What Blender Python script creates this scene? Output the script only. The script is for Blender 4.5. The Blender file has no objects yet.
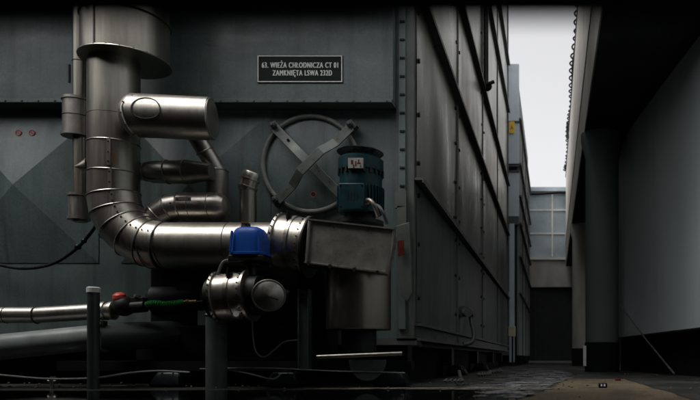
import bpy, bmesh, math, random
from mathutils import Vector, Matrix
random.seed(7)
S = bpy.context.scene
C = S.collection
PI = math.pi
# ------------------------------------------------------------------ measuring helpers
F, VX, VY, H = 680.0, 553.0, 357.0, 0.25          # focal length and vanishing point of the photograph, eye height
def P(px, py, d):                                  # a measured point at distance d
    return Vector(((px - VX) * d / F, d, H + (VY - py) * d / F))
def L(px, d):
    return px * d / F
# ------------------------------------------------------------------ mesh builder
class B:
    def __init__(s):
        s.bm = bmesh.new()
    def ring(s, pts):
        return [s.bm.verts.new(p) for p in pts]
    def face(s, vs):
        try:
            return s.bm.faces.new(vs)
        except ValueError:
            return None
    def box(s, a, b):
        x0, y0, z0 = a; x1, y1, z1 = b
        v = s.ring([(x0,y0,z0),(x1,y0,z0),(x1,y1,z0),(x0,y1,z0),(x0,y0,z1),(x1,y0,z1),(x1,y1,z1),(x0,y1,z1)])
        for f in ((0,3,2,1),(4,5,6,7),(0,1,5,4),(1,2,6,5),(2,3,7,6),(3,0,4,7)):
            s.face([v[i] for i in f])
        return s
    def obox(s, c, size, M=None):
        M = M or Matrix.Identity(3)
        c = Vector(c); h = [k / 2 for k in size]
        v = s.ring([c + M @ Vector((sx*h[0], sy*h[1], sz*h[2])) for sz in (-1,1) for sx, sy in ((-1,-1),(1,-1),(1,1),(-1,1))])
        for f in ((0,3,2,1),(4,5,6,7),(0,1,5,4),(1,2,6,5),(2,3,7,6),(3,0,4,7)):
            s.face([v[i] for i in f])
        return s
    def prism(s, poly, ext):
        ext = Vector(ext)
        a = s.ring([Vector(p) for p in poly]); b = s.ring([Vector(p) + ext for p in poly])
        n = len(poly)
        s.face(a); s.face(b[::-1])
        for i in range(n):
            s.face([a[i], b[i], b[(i+1) % n], a[(i+1) % n]])
        return s
    def frames(s, ts):
        t = ts[0]
        u = t.orthogonal().normalized()
        if abs(t.z) < 0.9:
            u = t.cross(Vector((0,0,1))).normalized()
        out = []
        for i, t in enumerate(ts):
            if i:
                q = ts[i-1].rotation_difference(t); u = q @ u
            u = (u - t * u.dot(t)).normalized()
            out.append((u, t.cross(u)))
        return out
    def mitre(s, pts, r, seg):
        pts = [Vector(p) for p in pts]
        ts = [(pts[i+1]-pts[i]).normalized() for i in range(len(pts)-1)]
        fr = s.frames(ts)
        rr = r if isinstance(r, (list, tuple)) else [r]*len(pts)
        rings = []
        for i in range(len(ts)):
            u, v = fr[i]; t = ts[i]; pair = []
            for k in (i, i+1):
                if 0 < k < len(pts)-1:
                    bis = (ts[k-1]+ts[k]).normalized()
                else:
                    bis = t
                ps = []
                for j in range(seg):
                    a = 2*PI*j/seg
                    o = (u*math.cos(a)+v*math.sin(a))*rr[k]
                    sh = -o.dot(bis)/t.dot(bis)
                    ps.append(pts[k]+o+t*sh)
                pair.append(ps)
            rings.append(pair)
        return rings
    def tube(s, pts, r, seg=12, caps=True, split=False):
        rs = s.mitre(pts, r, seg)
        prev = None
        for i, (p, q) in enumerate(rs):
            a = prev if (prev and not split) else s.ring(p)
            b = s.ring(q)
            for j in range(seg):
                s.face([a[j], a[(j+1) % seg], b[(j+1) % seg], b[j]])
            if i == 0 and caps: s.face(a[::-1])
            if i == len(rs)-1 and caps: s.face(b)
            prev = b
        return s
    def loop(s, pts, r, seg=6):                    # a closed thin tube through a ring of points
        n = len(pts); pts = [Vector(p) for p in pts]
        cen = sum(pts, Vector())/n
        R = []
        for i in range(n):
            t = (pts[(i+1) % n]-pts[i-1]).normalized()
            o = (pts[i]-cen); o = (o - t*o.dot(t)).normalized(); w = t.cross(o)
            R.append(s.ring([pts[i]+(o*math.cos(2*PI*j/seg)+w*math.sin(2*PI*j/seg))*r for j in range(seg)]))
        for i in range(n):
            a, b = R[i], R[(i+1) % n]
            for j in range(seg):
                s.face([a[j], a[(j+1) % seg], b[(j+1) % seg], b[j]])
        return s
    def torus(s, c, axis, R, r, n=40, seg=6):
        c = Vector(c); ax = Vector(axis).normalized(); u = ax.orthogonal().normalized(); v = ax.cross(u)
        return s.loop([c+(u*math.cos(2*PI*i/n)+v*math.sin(2*PI*i/n))*R for i in range(n)], r, seg)
    def lathe(s, c, axis, prof, seg=40, caps=True):  # prof: (distance along the axis, radius)
        c = Vector(c); ax = Vector(axis).normalized(); u = ax.orthogonal().normalized(); v = ax.cross(u)
        prev = None
        for k, (t, r) in enumerate(prof):
            if r < 1e-5:
                cur = [s.bm.verts.new(c+ax*t)]
            else:
                cur = s.ring([c+ax*t+(u*math.cos(2*PI*j/seg)+v*math.sin(2*PI*j/seg))*r for j in range(seg)])
            if prev:
                for j in range(seg):
                    j2 = (j+1) % seg
                    if len(prev) == 1: s.face([prev[0], cur[j2], cur[j]]) if len(cur) > 1 else None
                    elif len(cur) == 1: s.face([prev[j], prev[j2], cur[0]])
                    else: s.face([prev[j], prev[j2], cur[j2], cur[j]])
            elif caps and len(cur) > 1:
                s.face(cur[::-1])
            prev = cur
        if caps and len(prev) > 1: s.face(prev)
        return s
    def cyl(s, a, b, r, r2=None, seg=20):
        a = Vector(a); b = Vector(b)
        return s.lathe(a, b-a, [(0, r), ((b-a).length, r if r2 is None else r2)], seg)
    def ball(s, c, r, seg=14, sq=(1,1,1)):
        c = Vector(c); n = seg//2; prev = None
        for i in range(n+1):
            a = PI*i/n
            if i in (0, n): cur = [s.bm.verts.new(c+Vector((0,0,r*math.cos(a)*sq[2])))]
            else: cur = s.ring([c+Vector((r*math.sin(a)*math.cos(2*PI*j/seg)*sq[0], r*math.sin(a)*math.sin(2*PI*j/seg)*sq[1], r*math.cos(a)*sq[2])) for j in range(seg)])
            if prev:
                for j in range(seg):
                    j2 = (j+1) % seg
                    if len(prev) == 1: s.face([prev[0], cur[j], cur[j2]])
                    elif len(cur) == 1: s.face([prev[j], cur[0], prev[j2]])
                    else: s.face([prev[j], cur[j], cur[j2], prev[j2]])
            prev = cur
        return s
    def bar(s, pts, w, t):                         # swept flat bar: w and t are full-width vectors
        w = Vector(w)/2; t = Vector(t)/2; prev = None
        for i, p in enumerate(pts):
            p = Vector(p)
            cur = s.ring([p-w-t, p+w-t, p+w+t, p-w+t])
            if prev:
                for j in range(4): s.face([prev[j], prev[(j+1) % 4], cur[(j+1) % 4], cur[j]])
            else: s.face(cur[::-1])
            prev = cur
        s.face(prev)
        return s
    def islands(s):
        s.bm.verts.ensure_lookup_table(); seen = set(); out = []
        for v0 in s.bm.verts:
            if v0 in seen: continue
            st = [v0]; seen.add(v0); isl = []
            while st:
                v = st.pop(); isl.append(v)
                for e in v.link_edges:
                    w = e.other_vert(v)
                    if w not in seen: seen.add(w); st.append(w)
            out.append(isl)
        return out
    def build(s, name, mat, parent=None, label=None, smooth=35, bevel=0, loc=None):
        bm = s.bm
        if name in SPLIT and parent is not None:
            isl = s.islands()
            if 1 < len(isl) <= 90:
                first = None
                for g in isl:
                    q = B(); mp = {v: q.bm.verts.new(v.co) for v in g}
                    for f in {f for v in g for f in v.link_faces}: q.bm.faces.new([mp[v] for v in f.verts])
                    first = q.build(name, mat, parent, label, smooth, bevel) or first
                bm.free(); return first
        bmesh.ops.recalc_face_normals(bm, faces=bm.faces)
        me = bpy.data.meshes.new(name); bm.to_mesh(me); bm.free()
        me.materials.append(mat)
        if smooth:
            for p in me.polygons: p.use_smooth = True
            me.set_sharp_from_angle(angle=math.radians(smooth))
        o = bpy.data.objects.new(name, me); C.objects.link(o)
        if len(me.vertices):
            xs = [v.co for v in me.vertices]
            c = Vector([(min(v[i] for v in xs)+max(v[i] for v in xs))/2 for i in range(3)])
            if loc is not None: c = Vector(loc)
            me.transform(Matrix.Translation(-c)); wl = c
        else: wl = Vector()
        if parent is not None:
            o.parent = parent; o.location = wl - WL[parent.name]
        else:
            o.location = wl
        WL[o.name] = wl
        if label: o['label'] = label
        if bevel:
            m = o.modifiers.new('bevel', 'BEVEL'); m.width = bevel; m.segments = 2; m.limit_method = 'ANGLE'; m.angle_limit = math.radians(40)
        return o
WL = {}
SPLIT = {'leg','neck','joint_bead','joint_groove','box_clip','box_rib','box_flange','rivet','bolt','seam_strip','cross_rail','flange','joint_strip','cap_stay','groove','mullion','glazing_bar','cover_rib','side_panel'}
def thing(name, label, cat, loc, group=None):
    o = bpy.data.objects.new(name, None); C.objects.link(o); o.location = loc; WL[o.name] = Vector(loc)
    o.empty_display_size = .1
    return tag(o, label, cat, group)
def tag(o, label, cat, group=None):
    o['label'] = label; o['category'] = cat
    if group: o['group'] = group
    return o
def struct(o, kind='structure'):
    o['kind'] = kind; return o
def copy_tree(o, parent=None):
    c = o.copy(); C.objects.link(c)
    if parent is not None: c.parent = parent
    for ch in list(o.children): copy_tree(ch, c)
    return c
def fillet(pts, rad, n=6):
    pts = [Vector(p) for p in pts]; out = [pts[0]]
    for i in range(1, len(pts)-1):
        a, b, c = pts[i-1], pts[i], pts[i+1]
        t0 = (a-b).normalized(); t1 = (c-b).normalized()
        ang = t0.angle(t1); tl = min(rad/math.tan(ang/2), (a-b).length*.48, (c-b).length*.48)
        rr = tl*math.tan(ang/2)
        cen = b + (t0+t1).normalized()*(rr/math.sin(ang/2))
        s, e = b+t0*tl-cen, b+t1*tl-cen
        for k in range(n+1):
            q = s.normalized().slerp(e.normalized(), k/n)
            out.append(cen+q*rr)
    out.append(pts[-1]); return out
def curve(pts, n=8):                               # Catmull-Rom
    pts = [Vector(p) for p in pts]; q = [2*pts[0]-pts[1]]+pts+[2*pts[-1]-pts[-2]]; out = []
    for i in range(1, len(q)-2):
        for k in range(n):
            t = k/n; a, b, c, d = q[i-1:i+3]
            out.append(.5*((2*b)+(c-a)*t+(2*a-5*b+4*c-d)*t*t+(3*b-a-3*c+d)*t**3))
    out.append(pts[-1]); return out
# ------------------------------------------------------------------ materials
def mat(name, col, rough=.5, metal=0, var=.25, scale=3, stretch=(1,1,1), bump=0, bscale=40, bstretch=(1,1,1), dirt=None, dirt_amt=.5, dirt_scale=1.5, dirt_stretch=(1,1,1), rvar=.1, spec=.5, coat=0, grain=.10):
    m = bpy.data.materials.new(name); m.use_nodes = True
    nt = m.node_tree; N = nt.nodes; K = nt.links.new
    bs = N['Principled BSDF']
    tc = N.new('ShaderNodeTexCoord'); geo = N.new('ShaderNodeNewGeometry')
    def noise(sc, st, det=6, r=.6):
        mp = N.new('ShaderNodeMapping'); mp.inputs['Scale'].default_value = st
        K(geo.outputs['Position'], mp.inputs['Vector'])
        n = N.new('ShaderNodeTexNoise'); n.inputs['Scale'].default_value = sc; n.inputs['Detail'].default_value = det; n.inputs['Roughness'].default_value = r
        K(mp.outputs[0], n.inputs['Vector']); return n
    n1 = noise(scale, stretch)
    rmp = N.new('ShaderNodeMapRange'); rmp.inputs[1].default_value = .3; rmp.inputs[2].default_value = .7
    rmp.inputs[3].default_value = 1-var; rmp.inputs[4].default_value = 1+var
    K(n1.outputs['Fac'], rmp.inputs[0])
    mul = N.new('ShaderNodeVectorMath'); mul.operation = 'SCALE'; mul.inputs[0].default_value = col
    K(rmp.outputs[0], mul.inputs['Scale'])
    out = mul.outputs[0]
    ng = noise(70, (1,1,1), 3, .7); gm = N.new('ShaderNodeMapRange'); gm.inputs[1].default_value = .3; gm.inputs[2].default_value = .7; gm.inputs[3].default_value = 1-grain; gm.inputs[4].default_value = 1+grain
    K(ng.outputs['Fac'], gm.inputs[0]); g2 = N.new('ShaderNodeVectorMath'); g2.operation = 'SCALE'; K(out, g2.inputs[0]); K(gm.outputs[0], g2.inputs['Scale']); out = g2.outputs[0]
    rr = N.new('ShaderNodeMapRange'); rr.inputs[1].default_value = .3; rr.inputs[2].default_value = .7
    rr.inputs[3].default_value = max(.02, rough-rvar); rr.inputs[4].default_value = rough+rvar
    n2 = noise(scale*2.3, stretch); K(n2.outputs['Fac'], rr.inputs[0])
    rout = rr.outputs[0]
    if dirt:
        n3 = noise(dirt_scale, dirt_stretch, 8, .65)
        cr = N.new('ShaderNodeMapRange'); cr.inputs[1].default_value = .5; cr.inputs[2].default_value = .72; cr.inputs[3].default_value = 0; cr.inputs[4].default_value = dirt_amt
        K(n3.outputs['Fac'], cr.inputs[0])
        mx = N.new('ShaderNodeMix'); mx.data_type = 'RGBA'; K(cr.outputs[0], mx.inputs[0]); K(out, mx.inputs[6]); mx.inputs[7].default_value = (*dirt, 1)
        out = mx.outputs[2]
        if metal > .5:
            md = N.new('ShaderNodeMath'); md.operation = 'MULTIPLY_ADD'; K(cr.outputs[0], md.inputs[0]); md.inputs[1].default_value = -.7; md.inputs[2].default_value = metal
            K(md.outputs[0], bs.inputs['Metallic'])
    K(out, bs.inputs['Base Color']); K(rout, bs.inputs['Roughness'])
    if not (dirt and metal > .5): bs.inputs['Metallic'].default_value = metal
    bs.inputs['Specular IOR Level'].default_value = spec
    if coat: bs.inputs['Coat Weight'].default_value = coat; bs.inputs['Coat Roughness'].default_value = .15
    if bump:
        nb = noise(bscale, bstretch, 4); b = N.new('ShaderNodeBump'); b.inputs['Strength'].default_value = bump; b.inputs['Distance'].default_value = .01
        K(nb.outputs['Fac'], b.inputs['Height']); K(b.outputs[0], bs.inputs['Normal'])
    return m
M = {}
M['paint'] = mat('tower_paint', (.072,.100,.097), .38, 0, .28, 1.9, (1,1,.45), bump=.18, bscale=9, dirt=(.030,.040,.036), dirt_amt=.8, dirt_scale=2.6, dirt_stretch=(3.2,1,.16), rvar=.12, grain=.22)
M['paint_up'] = mat('upper_paint', (.086,.115,.112), .38, 0, .28, 1.6, (.5,1,1.2), bump=.18, bscale=7, dirt=(.036,.048,.044), dirt_amt=.75, dirt_scale=2.0, dirt_stretch=(3.2,1,.18), rvar=.12, grain=.22)
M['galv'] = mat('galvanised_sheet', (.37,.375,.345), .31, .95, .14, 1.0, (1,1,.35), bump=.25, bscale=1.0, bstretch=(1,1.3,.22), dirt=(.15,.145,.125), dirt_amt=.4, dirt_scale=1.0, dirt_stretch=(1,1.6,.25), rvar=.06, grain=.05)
M['flange'] = mat('flange_steel', (.085,.094,.088), .5, .2, .2, 4, spec=.35)
M['steel_x'] = mat('stainless_along', (.37,.35,.315), .37, 1, .08, 3, (16,1,1), bump=.09, bscale=30, bstretch=(9,1,1), dirt=(.09,.07,.05), dirt_amt=.2, dirt_scale=2.0, dirt_stretch=(1,1,2.2), rvar=.06, grain=.05)
M['steel_z'] = mat('stainless_upright', (.27,.258,.222), .37, 1, .16, 5, (5,5,.3), bump=.04, bscale=12, bstretch=(3,3,.3), dirt=(.10,.065,.035), dirt_amt=.35, dirt_scale=2.2, dirt_stretch=(1.5,1.5,.5), rvar=.05, grain=.04)
M['steel_dull'] = mat('dull_stainless', (.27,.26,.235), .42, .9, .16, 5, (3,3,.6), bump=.1, bscale=18, dirt=(.09,.07,.045), dirt_amt=.6, dirt_scale=3)
M['steel_bright'] = mat('bright_steel', (.45,.42,.375), .34, 1, .10, 6, (3,1,1), bump=.07, bscale=22, dirt=(.13,.08,.05), dirt_amt=.28, dirt_scale=4, rvar=.06, grain=.06)
M['band'] = mat('band_steel', (.30,.285,.255), .38, 1, .2, 12)
M['seam'] = mat('seam_dark', (.03,.028,.024), .6, 0, .2, 9)
M['boxm'] = mat('brushed_box', (.31,.31,.28), .32, .75, .14, 5, (1,1,1), bump=.05, bscale=30, bstretch=(4,1,.4), dirt=(.15,.14,.115), dirt_amt=.25, dirt_scale=2.5, grain=.12)
M['drum'] = mat('drum_steel', (.21,.19,.16), .30, 1, .06, 4, (2,2,.4), bump=.03, bscale=8, bstretch=(2,2,.3), rvar=.03, dirt=(.08,.055,.035), dirt_amt=.15, dirt_scale=2, grain=.05)
M['dark'] = mat('dark_iron', (.007,.008,.0075), .5, 0, .3, 6, spec=.25)
M['black'] = mat('black_rubber', (.006,.008,.010), .28, 0, .2, 6, spec=.16)
M['motor'] = mat('motor_blue', (.003,.023,.030), .42, 0, .15, 6, dirt=(.004,.012,.014), dirt_amt=.6, dirt_scale=6, spec=.22)
M['blue'] = mat('bright_blue', (.005,.06,.30), .45, 0, .10, 8, dirt=(.006,.03,.10), dirt_amt=.5, dirt_scale=9, spec=.18)
M['pvc'] = mat('grey_plastic', (.060,.072,.068), .34, 0, .25, 4, dirt=(.028,.030,.026), dirt_amt=.6, dirt_scale=3, spec=.35)
M['duct_grey'] = mat('grey_lagging', (.17,.195,.188), .38, 0, .25, 4, dirt=(.07,.075,.068), dirt_amt=.6, dirt_scale=3, spec=.4)
M['post'] = mat('dark_post', (.030,.038,.034), .38, 0, .25, 5, spec=.45)
M['white'] = mat('white_plastic', (.62,.63,.60), .45, 0, .08, 10)
M['label'] = mat('label_white', (.20,.21,.19), .55, 0, .15, 20)
M['red'] = mat('red_paint', (.42,.045,.025), .42, 0, .15, 20)
M['orange'] = mat('orange_sticker', (.075,.014,.007), .7, 0, .3, 20, spec=.1)
M['brass'] = mat('brass', (.32,.22,.10), .45, 1, .3, 14)
M['green'] = mat('green_hose', (.010,.20,.035), .45, 0, .4, 40)
M['yellow'] = mat('yellow_sign', (.75,.48,.02), .5, 0, .1, 8)
M['sign'] = mat('sign_dark', (.006,.010,.009), .5, 0, .12, 6, spec=.15)
M['letter'] = mat('letter_grey', (.72,.74,.70), .6, 0, .1, 20)
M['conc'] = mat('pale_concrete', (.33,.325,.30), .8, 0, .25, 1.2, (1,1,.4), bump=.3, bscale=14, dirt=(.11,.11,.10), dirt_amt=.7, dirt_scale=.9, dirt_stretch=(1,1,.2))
M['fascia'] = mat('white_facing', (.80,.77,.72), .6, 0, .1, 1, (1,1,.3), bump=.15, bscale=8, dirt=(.35,.32,.27), dirt_amt=.5, dirt_scale=.8, dirt_stretch=(1,1.5,.2))
M['conc_dark'] = mat('grey_concrete', (.15,.163,.163), .75, 0, .14, .8, (1,1,.4), bump=.15, bscale=14, dirt=(.09,.095,.09), dirt_amt=.5, dirt_scale=.8, dirt_stretch=(1,1,.3))
M['column'] = mat('shaded_column_concrete', (.085,.10,.098), .8, 0, .14, .8, (1,1,.4), bump=.15, bscale=14, spec=.2)
M['galv_dim'] = mat('dim_reflection_sheet', (.16,.175,.155), .31, .9, .2, 1.0, (1,1,.35), bump=.3, bscale=1.0, bstretch=(1,1.3,.2), dirt=(.06,.064,.05), dirt_amt=.6, dirt_scale=1.0, dirt_stretch=(1,1.6,.25), rvar=.08)  # darker copy of the galvanised sheet; dimmer reflection put into the colour
M['galv_dark'] = mat('dark_reflection_sheet', (.05,.062,.058), .45, 0, .2, 1.2, (1,1,.35), bump=.2, bscale=4, dirt=(.025,.028,.025), dirt_amt=.6, dirt_scale=1.2, dirt_stretch=(1,1.6,.25), spec=.3)  # bottom side sheets; the dark alley reflection is painted into the colour
M['wallr'] = mat('smooth_wall', (.33,.37,.38), .52, 0, .12, .9, (1,1,.35), bump=.10, bscale=6, dirt=(.22,.245,.245), dirt_amt=.7, dirt_scale=1.1, dirt_stretch=(1,1.8,.22), grain=.07)
M['plinth'] = mat('black_plinth', (.006,.007,.007), .85, 0, .3, 3, spec=.1)
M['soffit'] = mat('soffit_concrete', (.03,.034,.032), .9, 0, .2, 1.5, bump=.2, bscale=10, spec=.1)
M['bluegrey'] = mat('blue_grey_sheet', (.46,.54,.60), .5, .1, .12, 1.2, (1,1,.4), dirt=(.3,.33,.35), dirt_amt=.5, dirt_scale=1)
M['gate'] = mat('gate_dark', (.008,.010,.010), .7, 0, .2, 3)
M['glass'] = mat('misted_glass', (.34,.42,.46), .25, 0, .18, .9, rvar=.1, dirt=(.2,.25,.26), dirt_amt=.7, dirt_scale=.8)
M['cord'] = mat('grey_cord', (.10,.105,.095), .6, 0, .2, 20)
M['stone'] = mat('pebble', (.07,.062,.05), .8, 0, .4, 30)
M['opp'] = mat('blocker_finish', (.07,.065,.055), .8, 0, .2, 1)
M['warm'] = mat('cream_plastic', (.45,.40,.28), .5)

# ------------------------------------------------------------------ ground
def ground_mat(name, c0, c1, r0, r1, sc, wet=.5, bump=.4, bsc=30, spec=.5, dist=.01):
    m = bpy.data.materials.new(name); m.use_nodes = True; nt = m.node_tree; N = nt.nodes; K = nt.links.new; bs = N['Principled BSDF']; bs.inputs['Specular IOR Level'].default_value = spec
    g = N.new('ShaderNodeNewGeometry')
    n = N.new('ShaderNodeTexNoise'); n.inputs['Scale'].default_value = sc; n.inputs['Detail'].default_value = 9; n.inputs['Roughness'].default_value = .62; K(g.outputs['Position'], n.inputs['Vector'])
    f = N.new('ShaderNodeTexNoise'); f.inputs['Scale'].default_value = sc*14; f.inputs['Detail'].default_value = 6; K(g.outputs['Position'], f.inputs['Vector'])
    r = N.new('ShaderNodeMapRange'); r.inputs[1].default_value = wet-.06; r.inputs[2].default_value = wet+.06; K(n.outputs['Fac'], r.inputs[0])
    mx = N.new('ShaderNodeMix'); mx.data_type = 'RGBA'; K(r.outputs[0], mx.inputs[0]); mx.inputs[6].default_value = (*c0,1); mx.inputs[7].default_value = (*c1,1)
    v = N.new('ShaderNodeMapRange'); v.inputs[1].default_value = .3; v.inputs[2].default_value = .7; v.inputs[3].default_value = .6; v.inputs[4].default_value = 1.4; K(f.outputs['Fac'], v.inputs[0])
    sc_ = N.new('ShaderNodeVectorMath'); sc_.operation = 'SCALE'; K(mx.outputs[2], sc_.inputs[0]); K(v.outputs[0], sc_.inputs['Scale']); K(sc_.outputs[0], bs.inputs['Base Color'])
    rr = N.new('ShaderNodeMapRange'); rr.inputs[3].default_value = r0; rr.inputs[4].default_value = r1; K(r.outputs[0], rr.inputs[0]); K(rr.outputs[0], bs.inputs['Roughness'])
    b = N.new('ShaderNodeBump'); b.inputs['Distance'].default_value = dist
    hb = N.new('ShaderNodeTexNoise'); hb.inputs['Scale'].default_value = bsc; hb.inputs['Detail'].default_value = 6; K(g.outputs['Position'], hb.inputs['Vector'])
    bm_ = N.new('ShaderNodeMath'); bm_.operation = 'MULTIPLY'; K(r.outputs[0], bm_.inputs[0]); bm_.inputs[1].default_value = bump
    ad = N.new('ShaderNodeMath'); ad.operation = 'ADD'; K(bm_.outputs[0], ad.inputs[0]); ad.inputs[1].default_value = bump*.12
    K(ad.outputs[0], b.inputs['Strength']); K(hb.outputs['Fac'], b.inputs['Height']); K(b.outputs[0], bs.inputs['Normal'])
    return m
def wet_mat():
    m = bpy.data.materials.new('wet_glare'); m.use_nodes = True; nt = m.node_tree; N = nt.nodes; K = nt.links.new; bs = N['Principled BSDF']
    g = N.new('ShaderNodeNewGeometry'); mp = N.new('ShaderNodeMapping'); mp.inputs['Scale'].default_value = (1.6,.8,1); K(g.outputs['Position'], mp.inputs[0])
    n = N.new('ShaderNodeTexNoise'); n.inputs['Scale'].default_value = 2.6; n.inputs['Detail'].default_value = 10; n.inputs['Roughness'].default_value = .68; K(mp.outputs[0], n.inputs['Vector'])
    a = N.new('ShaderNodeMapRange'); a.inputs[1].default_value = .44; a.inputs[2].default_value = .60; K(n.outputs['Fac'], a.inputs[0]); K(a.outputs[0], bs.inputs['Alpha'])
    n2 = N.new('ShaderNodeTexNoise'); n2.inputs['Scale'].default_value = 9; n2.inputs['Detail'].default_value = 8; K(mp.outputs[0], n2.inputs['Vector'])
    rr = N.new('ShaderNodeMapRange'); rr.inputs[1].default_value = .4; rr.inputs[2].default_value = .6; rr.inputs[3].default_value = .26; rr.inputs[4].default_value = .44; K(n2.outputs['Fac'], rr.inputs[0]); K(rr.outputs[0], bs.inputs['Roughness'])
    bs.inputs['Base Color'].default_value = (.10,.102,.10,1); bs.inputs['Specular IOR Level'].default_value = 1.0  # pale base colour paints in the sky glare on the wet floor
    return m
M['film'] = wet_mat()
M['asphalt'] = ground_mat('wet_asphalt', (.010,.011,.010), (.022,.021,.018), .45, .85, 1.3, .50, .4, 45, .2)
M['brown'] = ground_mat('brown_concrete', (.048,.038,.024), (.090,.070,.045), .6, .9, 3.2, .47, .8, 45, .15)
M['silt'] = ground_mat('silt_edge', (.03,.026,.018), (.085,.066,.042), .25, .75, 5, .48, .6, 35)
M['water'] = ground_mat('water', (.008,.009,.008), (.010,.010,.009), .03, .07, 1.0, .5, .05, 6)
M['wet'] = ground_mat('wet_sheen', (.012,.012,.011), (.03,.028,.024), .12, .34, 4.0, .48, .5, 40, .6, .01)
def sheet(name, pts, m, z):
    b = B(); b.face(b.ring([(x, y, z) for x, y in pts])); return struct(b.build(name, M[m], smooth=0))
def wob(pts, amp, n=10):
    out = []
    for i in range(len(pts)):
        a = Vector(pts[i]); c = Vector(pts[(i+1) % len(pts)]); d = c-a; nn = Vector((-d.y, d.x)).normalized() if d.length else d
        for k in range(n):
            out.append(tuple(a+d*(k/n)+nn*random.uniform(-amp, amp)))
    return out
def G(px, py):
    d = H*F/(py-VY); return ((px-VX)*d/F, d)
sheet('ground', [(-300,-60),(300,-60),(300,500),(-300,500)], 'asphalt', 0)
sheet('concrete_path', wob([(-.30,1.5),(.78,1.5),(.80,7.6),(.18,7.9),(.02,5.6),(-.22,3.8)], .03, 22), 'brown', .004)
sheet('silt_edge', wob([(-1.9,5.15),(-.05,5.05),(.0,5.35),(-.55,5.5),(-1.7,5.42)], .03, 10), 'silt', .008)
sheet('puddle', wob([(-7,3.0),(-.33,3.0),(-.12,4.35),(-.35,5.0),(-1.9,5.1),(-3.2,5.0),(-7,5.0)], .03, 12), 'water', .004)
sheet('wet_patch', wob([(-.75,5.5),(-.06,5.35),(.03,6.4),(.24,8.3),(.3,10.5),(.1,12.5),(-.45,12.5),(-.6,9),(-.62,7.2),(-.9,6.3)], .03, 10), 'wet', .003)
sheet('glare_film', wob([(-.46,4.2),(-.20,4.0),(-.05,5.3),(.03,6.4),(.22,8.1),(.24,9.6),(-.1,9.4),(-.25,7.6),(-.45,6.2),(-.7,5.5)], .03, 10), 'film', .0085)
struct(B().box((-14,6.6,-.0),(-13.9,6.7,.01)).build('path', M['asphalt'])) if False else None

# ------------------------------------------------------------------ near cooling tower
DW = 6.20; DU = 6.05
XS = -1.258                                        # side wall plane
DE = 18.7                                          # rear end
tw = thing('cooling_tower', 'tall dark grey steel cooling tower with round hatch, standing right behind the pipes', 'cooling tower', (-4.5, 12, 0))
zl = P(0,110,DW).z
XC = P(397,0,DW).x
B().box((-9.5,DW,.42),(XC-.003,DW+.06,zl)).build('lower_panel', M['paint'], tw)
# cross-broken sheet: four shallow facets
b = B(); c = P(24,188,DW); hs = L(75,DW); d0 = DW-.006
v = b.ring([(c.x-hs,d0,c.z-hs),(c.x+hs,d0,c.z-hs),(c.x+hs,d0,c.z+hs),(c.x-hs,d0,c.z+hs),(c.x,d0-.125,c.z)])
for i in range(4): b.face([v[i], v[(i+1)%4], v[4]])
b.build('creased_panel', M['paint'], tw, smooth=0)
b = B(); c = P(196,188,DW); v = b.ring([(c.x-hs,d0,c.z-hs),(c.x+hs,d0,c.z-hs),(c.x+hs,d0,c.z+hs),(c.x-hs,d0,c.z+hs),(c.x,d0-.125,c.z)])
for i in range(4): b.face([v[i], v[(i+1)%4], v[4]])
b.build('creased_panel', M['paint'], tw, smooth=0)
B().box((-9.5,DU,zl+.035),(XC-.003,DW+.055,10.2)).build('upper_panel', M['paint_up'], tw)
b = B().box((-9.5,DU-.035,zl),(XC-.004,DW-.004,zl+.032)); b.build('ledge', M['paint_up'], tw, bevel=.004)
b = B()
for k in range(24):
    px = 8+k*16.5
    b.cyl(Vector((P(px,0,DU).x,DU-.042,zl+.016)),Vector((P(px,0,DU).x,DU-.034,zl+.016)),.009,seg=6)
b.build('bolt', M['flange'], tw)
# corner post with bolted strip
x0, x1 = P(397,0,DW-.06).x, XS
B().box((XC,DW-.03,.42),(XS-.004,DW+.10,10.2)).build('corner_post', M['flange'], tw)
b = B().box((P(398.5,0,6.15).x,DW-.055,.5),(P(405.5,0,6.15).x,DW-.033,10)); b.build('bolted_strip', M['paint_up'], tw, bevel=.003)
b = B()
for k in range(60):
    z = 1.3+k*.165; b.obox((P(402.3,0,6.14).x, DW-.06, z), (.045,.012,.016))
b.build('bolt', M['dark'], tw)
# side wall: wavy galvanised sheets between flanges
ZF = [P(424,178,DW).z, 3.62, 4.98, 7.0, 8.3, 10.2]
zb = [.56]+ZF
seams = [6.25, 8.9, 12.05, 15.3, DE]
for i in range(len(ZF)):
    z0, z1 = zb[i]+.012, zb[i+1]-.03
    for k in range(4):
        y0, y1 = seams[k]+.008, seams[k+1]-.008
        b = B(); n = 22; rows = []
        for zz in range(5):
            t = zz/4; row = []
            for j in range(n+1):
                y = y0+(y1-y0)*j/n
                bow = .026*math.sin(PI*j/n)*math.sin(PI*t)+.007*math.sin(y*4.1+i*1.7)*math.sin(PI*t)
                row.append((XS+bow, y, z0+(z1-z0)*t))
            rows.append(b.ring(row))
        for a_, c_ in zip(rows, rows[1:]):
            for j in range(n): b.face([a_[j], a_[j+1], c_[j+1], c_[j]])
        b.build('side_panel', M['galv_dark'] if i == 0 else M['galv_dim'] if i == 1 else M['galv'], tw, smooth=60)
b = B().box((-9.4,DW+.08,.57),(XS-.03,DE-.02,10.1)); b.build('core', M['dark'], tw)
for z in ZF[:-1]:
    xo = P(424,0,DW).x; b = B().prism([(XS-.02,DW-.02,z),(xo,DW-.02,z),(xo,DW-.02,z-.045),(xo-.012,DW-.02,z-.045),(xo-.012,DW-.02,z-.022),(XS-.02,DW-.02,z-.022)],(0,DE+.05-DW,0))
    b.build('flange', M['flange'], tw)
b = B()
for y in seams[1:-1]: b.box((XS-.02,y-.016,.56),(XS+.022,y+.016,10.1))
b.build('joint_strip', M['flange'], tw)
b = B()
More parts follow.
